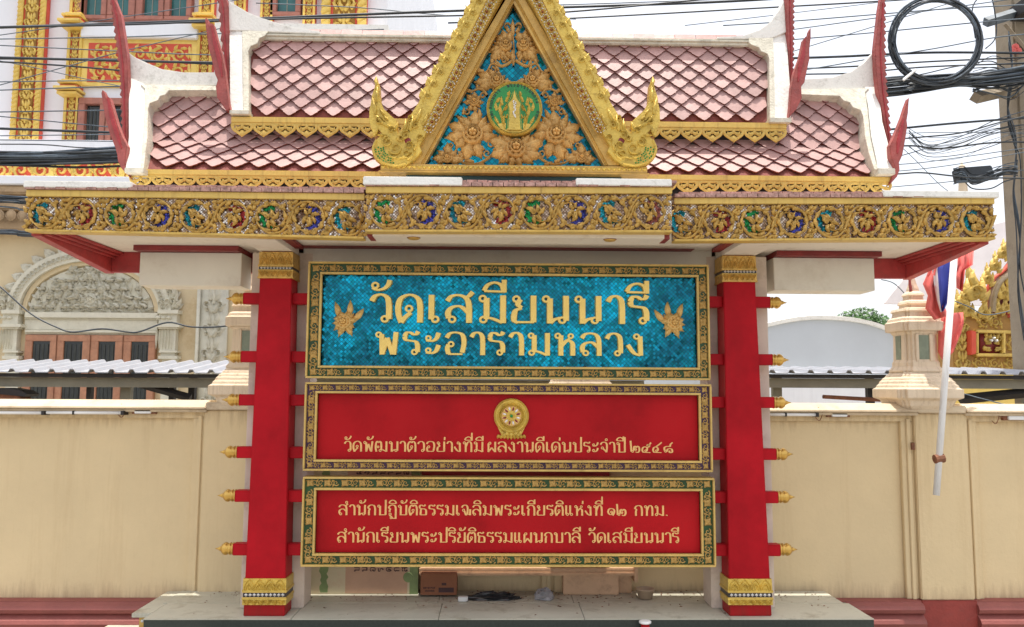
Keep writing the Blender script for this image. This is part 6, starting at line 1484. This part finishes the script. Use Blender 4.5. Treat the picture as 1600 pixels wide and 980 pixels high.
CB = [
 ('thickest black cable high over the white hall wall, passing the upper window foot', [(-60,46),(0,43),(185,37),(432,28),(735,16),(1100,4),(1300,-8)], 2.4),
 ('black cable just beneath the thickest one over the hall window foot', [(-60,43),(185,39),(432,30),(735,24),(882,19),(1090,0),(1200,-10)], 1.6),
 ('thin cable crossing the white ledge under the upper window', [(-60,62),(185,58),(330,53),(600,46)], 1.0),
 ('thin cable dropping across the top of the red carved panel', [(-60,68),(185,80),(330,86),(600,90)], 1.0),
 ('thick paired cable across the middle of the red carved panel', [(-60,88),(0,90),(185,95),(330,98),(700,104),(1240,91),(1384,85),(1480,82),(1660,84)], 2.2),
 ('lower cable of the pair across the red carved panel', [(-60,92),(185,93),(330,100),(700,110)], 1.6),
 ('cable sloping down from the carved panel to the left corner finial', [(-60,94),(60,100),(185,110),(400,130)], 1.5),
 ('thin level cable along the bottom edge of the gold panel', [(-60,130),(0,128),(185,126),(350,128)], 1.0),
 ('thin cable just below the gold panel on the white band', [(-60,143),(0,141),(185,135),(350,132)], 1.1),
 ('thin cable over the top of the lower hall window', [(-60,176),(185,172),(350,168)], 1.1),
 ('slanting thin cable over the lower hall window panes', [(-60,178),(0,182),(165,198),(350,214)], 1.0),
 ('thick black cable low over the dark window panes of the hall', [(-60,200),(0,201),(170,207),(350,212)], 2.3),
 ('thin cable third above the big bundle at the left', [(-60,213),(180,210),(350,206)], .9),
 ('thin cable second above the big bundle at the left', [(-60,218),(180,221),(350,224)], .9),
 ('thin diagonal cable from the first pilaster down to the left roof finial', [(-60,84),(50,105),(185,134),(350,160)], .8),
 ('thin diagonal cable rising past the upper hall window', [(-60,62),(0,55),(150,33),(345,4),(420,-8)], .8),
 ('thin diagonal cable rising across the carved panel to the right', [(-60,146),(0,133),(185,82),(330,48),(400,30)], .8),
 ('cable over the upper roof ridge left of the gable', [(400,5),(560,12),(700,24),(900,30)], .9),
 ('upper cable in the sky right of the gable peak', [(870,8),(1100,0),(1300,-10)], 1.0),
 ('cable in the sky sloping up right of the gable, second from the top', [(700,36),(882,29),(1040,21),(1200,12),(1377,2),(1480,-6)], 1.5),
 ('faint thin cable in the sky just above the right ridge', [(1070,40),(1200,25),(1340,8),(1400,0)], .7),
 ('cable passing through the top of the cable coil', [(1130,40),(1240,33),(1377,22),(1480,14),(1650,5)], 1.1),
 ('cable passing the upper third of the cable coil', [(1130,60),(1240,46),(1370,28),(1500,10),(1600,-4)], 1.0),
 ('cable running across the centre of the cable coil', [(1130,72),(1240,62),(1377,50),(1540,34),(1650,26)], 1.0),
 ('steep thin cable behind the tall right roof finial', [(1180,100),(1240,80),(1377,38),(1500,0)], .9),
 ('cable across the lower half of the cable coil', [(1180,118),(1265,108),(1360,92),(1460,76),(1560,58),(1650,50)], 1.1),
 ('cable pair line low behind the right upper roof border', [(1180,112),(1265,107),(1350,103),(1460,96),(1650,88)], 1.5),
 ('lower cable skimming the bottom of the coil', [(1180,118),(1265,116),(1340,114),(1460,104),(1650,98)], 1.4),
 ('thick level cable under the cross arm of the utility pole', [(1300,212),(1395,202),(1500,192),(1595,185),(1650,182)], 2.0),
 ('thin level cable first below the thick one near the pole', [(1300,210),(1420,208),(1500,207),(1650,209)], .7),
 ('drooping dark cable curving up to the pole at mid height', [(1300,240),(1412,228),(1470,232),(1540,224),(1590,222),(1650,226)], 1.5),
 ('slanting cable rising from the right finial to the pole', [(1300,226),(1420,216),(1500,208),(1560,192),(1650,170)], 1.3),
 ('thin diagonal cable crossing up between finial and pole', [(1300,272),(1420,240),(1500,214),(1560,186),(1650,160)], .9),
 ('thin cable midway between cross arm and splice box', [(1300,262),(1420,256),(1500,246),(1600,232),(1650,228)], .8),
 ('thin cable just over the splice box', [(1300,275),(1420,266),(1500,256),(1600,238),(1650,232)], .8),
 ('cable running behind the splice box to the pole', [(1300,275),(1400,272),(1440,270),(1500,276),(1560,278),(1650,280)], 1.4),
 ('lowest thin cable above the right eave', [(1300,300),(1420,290),(1500,282),(1580,268),(1650,262)], .8),
 ('thin wire falling steeply across the wires near the finial', [(1400,222),(1430,250),(1470,290),(1500,310)], .6),
]
for lb_, pts, r_ in CB:
    b = MB(); strand(pts, r_ * px * .9, b, 0, 6.7 + rnd.uniform(-.12, .25), 6, 6)
    o = b.build('cable', M_cable if r_ > 1.2 else M_cableg, None, True); o['label'] = lb_; o['category'] = 'cable'; o['group'] = 'overhead cables'
bundle('cable_bundle', 'twisted wires climbing the face of the utility pole at the right edge', [(1576,60),(1582,110),(1574,170),(1588,230),(1584,300),(1594,370),(1590,440),(1600,520)], 12, 5, .8, 7.05)
bundle('cable_bundle', 'loose thin wires fanning out from the pole above the splice box', [(1420,214),(1450,236),(1500,230),(1540,214),(1580,204),(1620,200)], 12, 9, .6, 7.0)
for lb_, pts in (('dark wire drooping down the left side of the utility pole', [(1590,250),(1583,300),(1588,360),(1592,450),(1600,520)]),
                 ('dark wire hanging close to the utility pole edge', [(1584,225),(1594,250),(1596,330),(1594,420),(1612,500)]),
                 ('looping wire in front of the top of the utility pole', [(1524,60),(1520,10),(1545,-10),(1556,30),(1555,60),(1540,76)])):
    b = MB(); strand(pts, 1.1 * px, b, 0, 7.0); o = b.build('hanging_wire', M_cable, None, True); o['label'] = lb_; o['category'] = 'wire'
b = MB(); strand([(-30,430),(0,448),(48,490),(90,512),(115,519),(160,514),(200,519),(220,518),(262,504),(300,511),(350,510),(400,500)], 1.3 * PXM(8), b, 0, 8.0, 6); o = b.build('hanging_wire', M_cable, None, True); o['label'] = 'thin black wire sagging in front of the carved arch window'; o['category'] = 'wire'
b = MB(); strand([(1377,437),(1395,442),(1410,455),(1422,470),(1440,476)], .8 * PXM(6), b, 0, 6.0, 6); o = b.build('hanging_wire', M_cableg, None, True); o['label'] = 'thin grey wire curling down to the lantern pier roof'; o['category'] = 'wire'
b = MB(); strand([(1490,470),(1515,480),(1540,492),(1580,485),(1610,470)], .9 * PXM(8), b, 0, 8.0, 6); strand([(1470,620),(1500,615),(1530,622),(1600,640)], .9 * PXM(6), b, 0, 6.0, 6); o = b.build('hanging_wire', M_cableg, None, True); o['label'] = 'stray wires in front of the gilded gate'; o['category'] = 'wire'
for o in sc.objects:
    if '_o' in o: del o['_o']
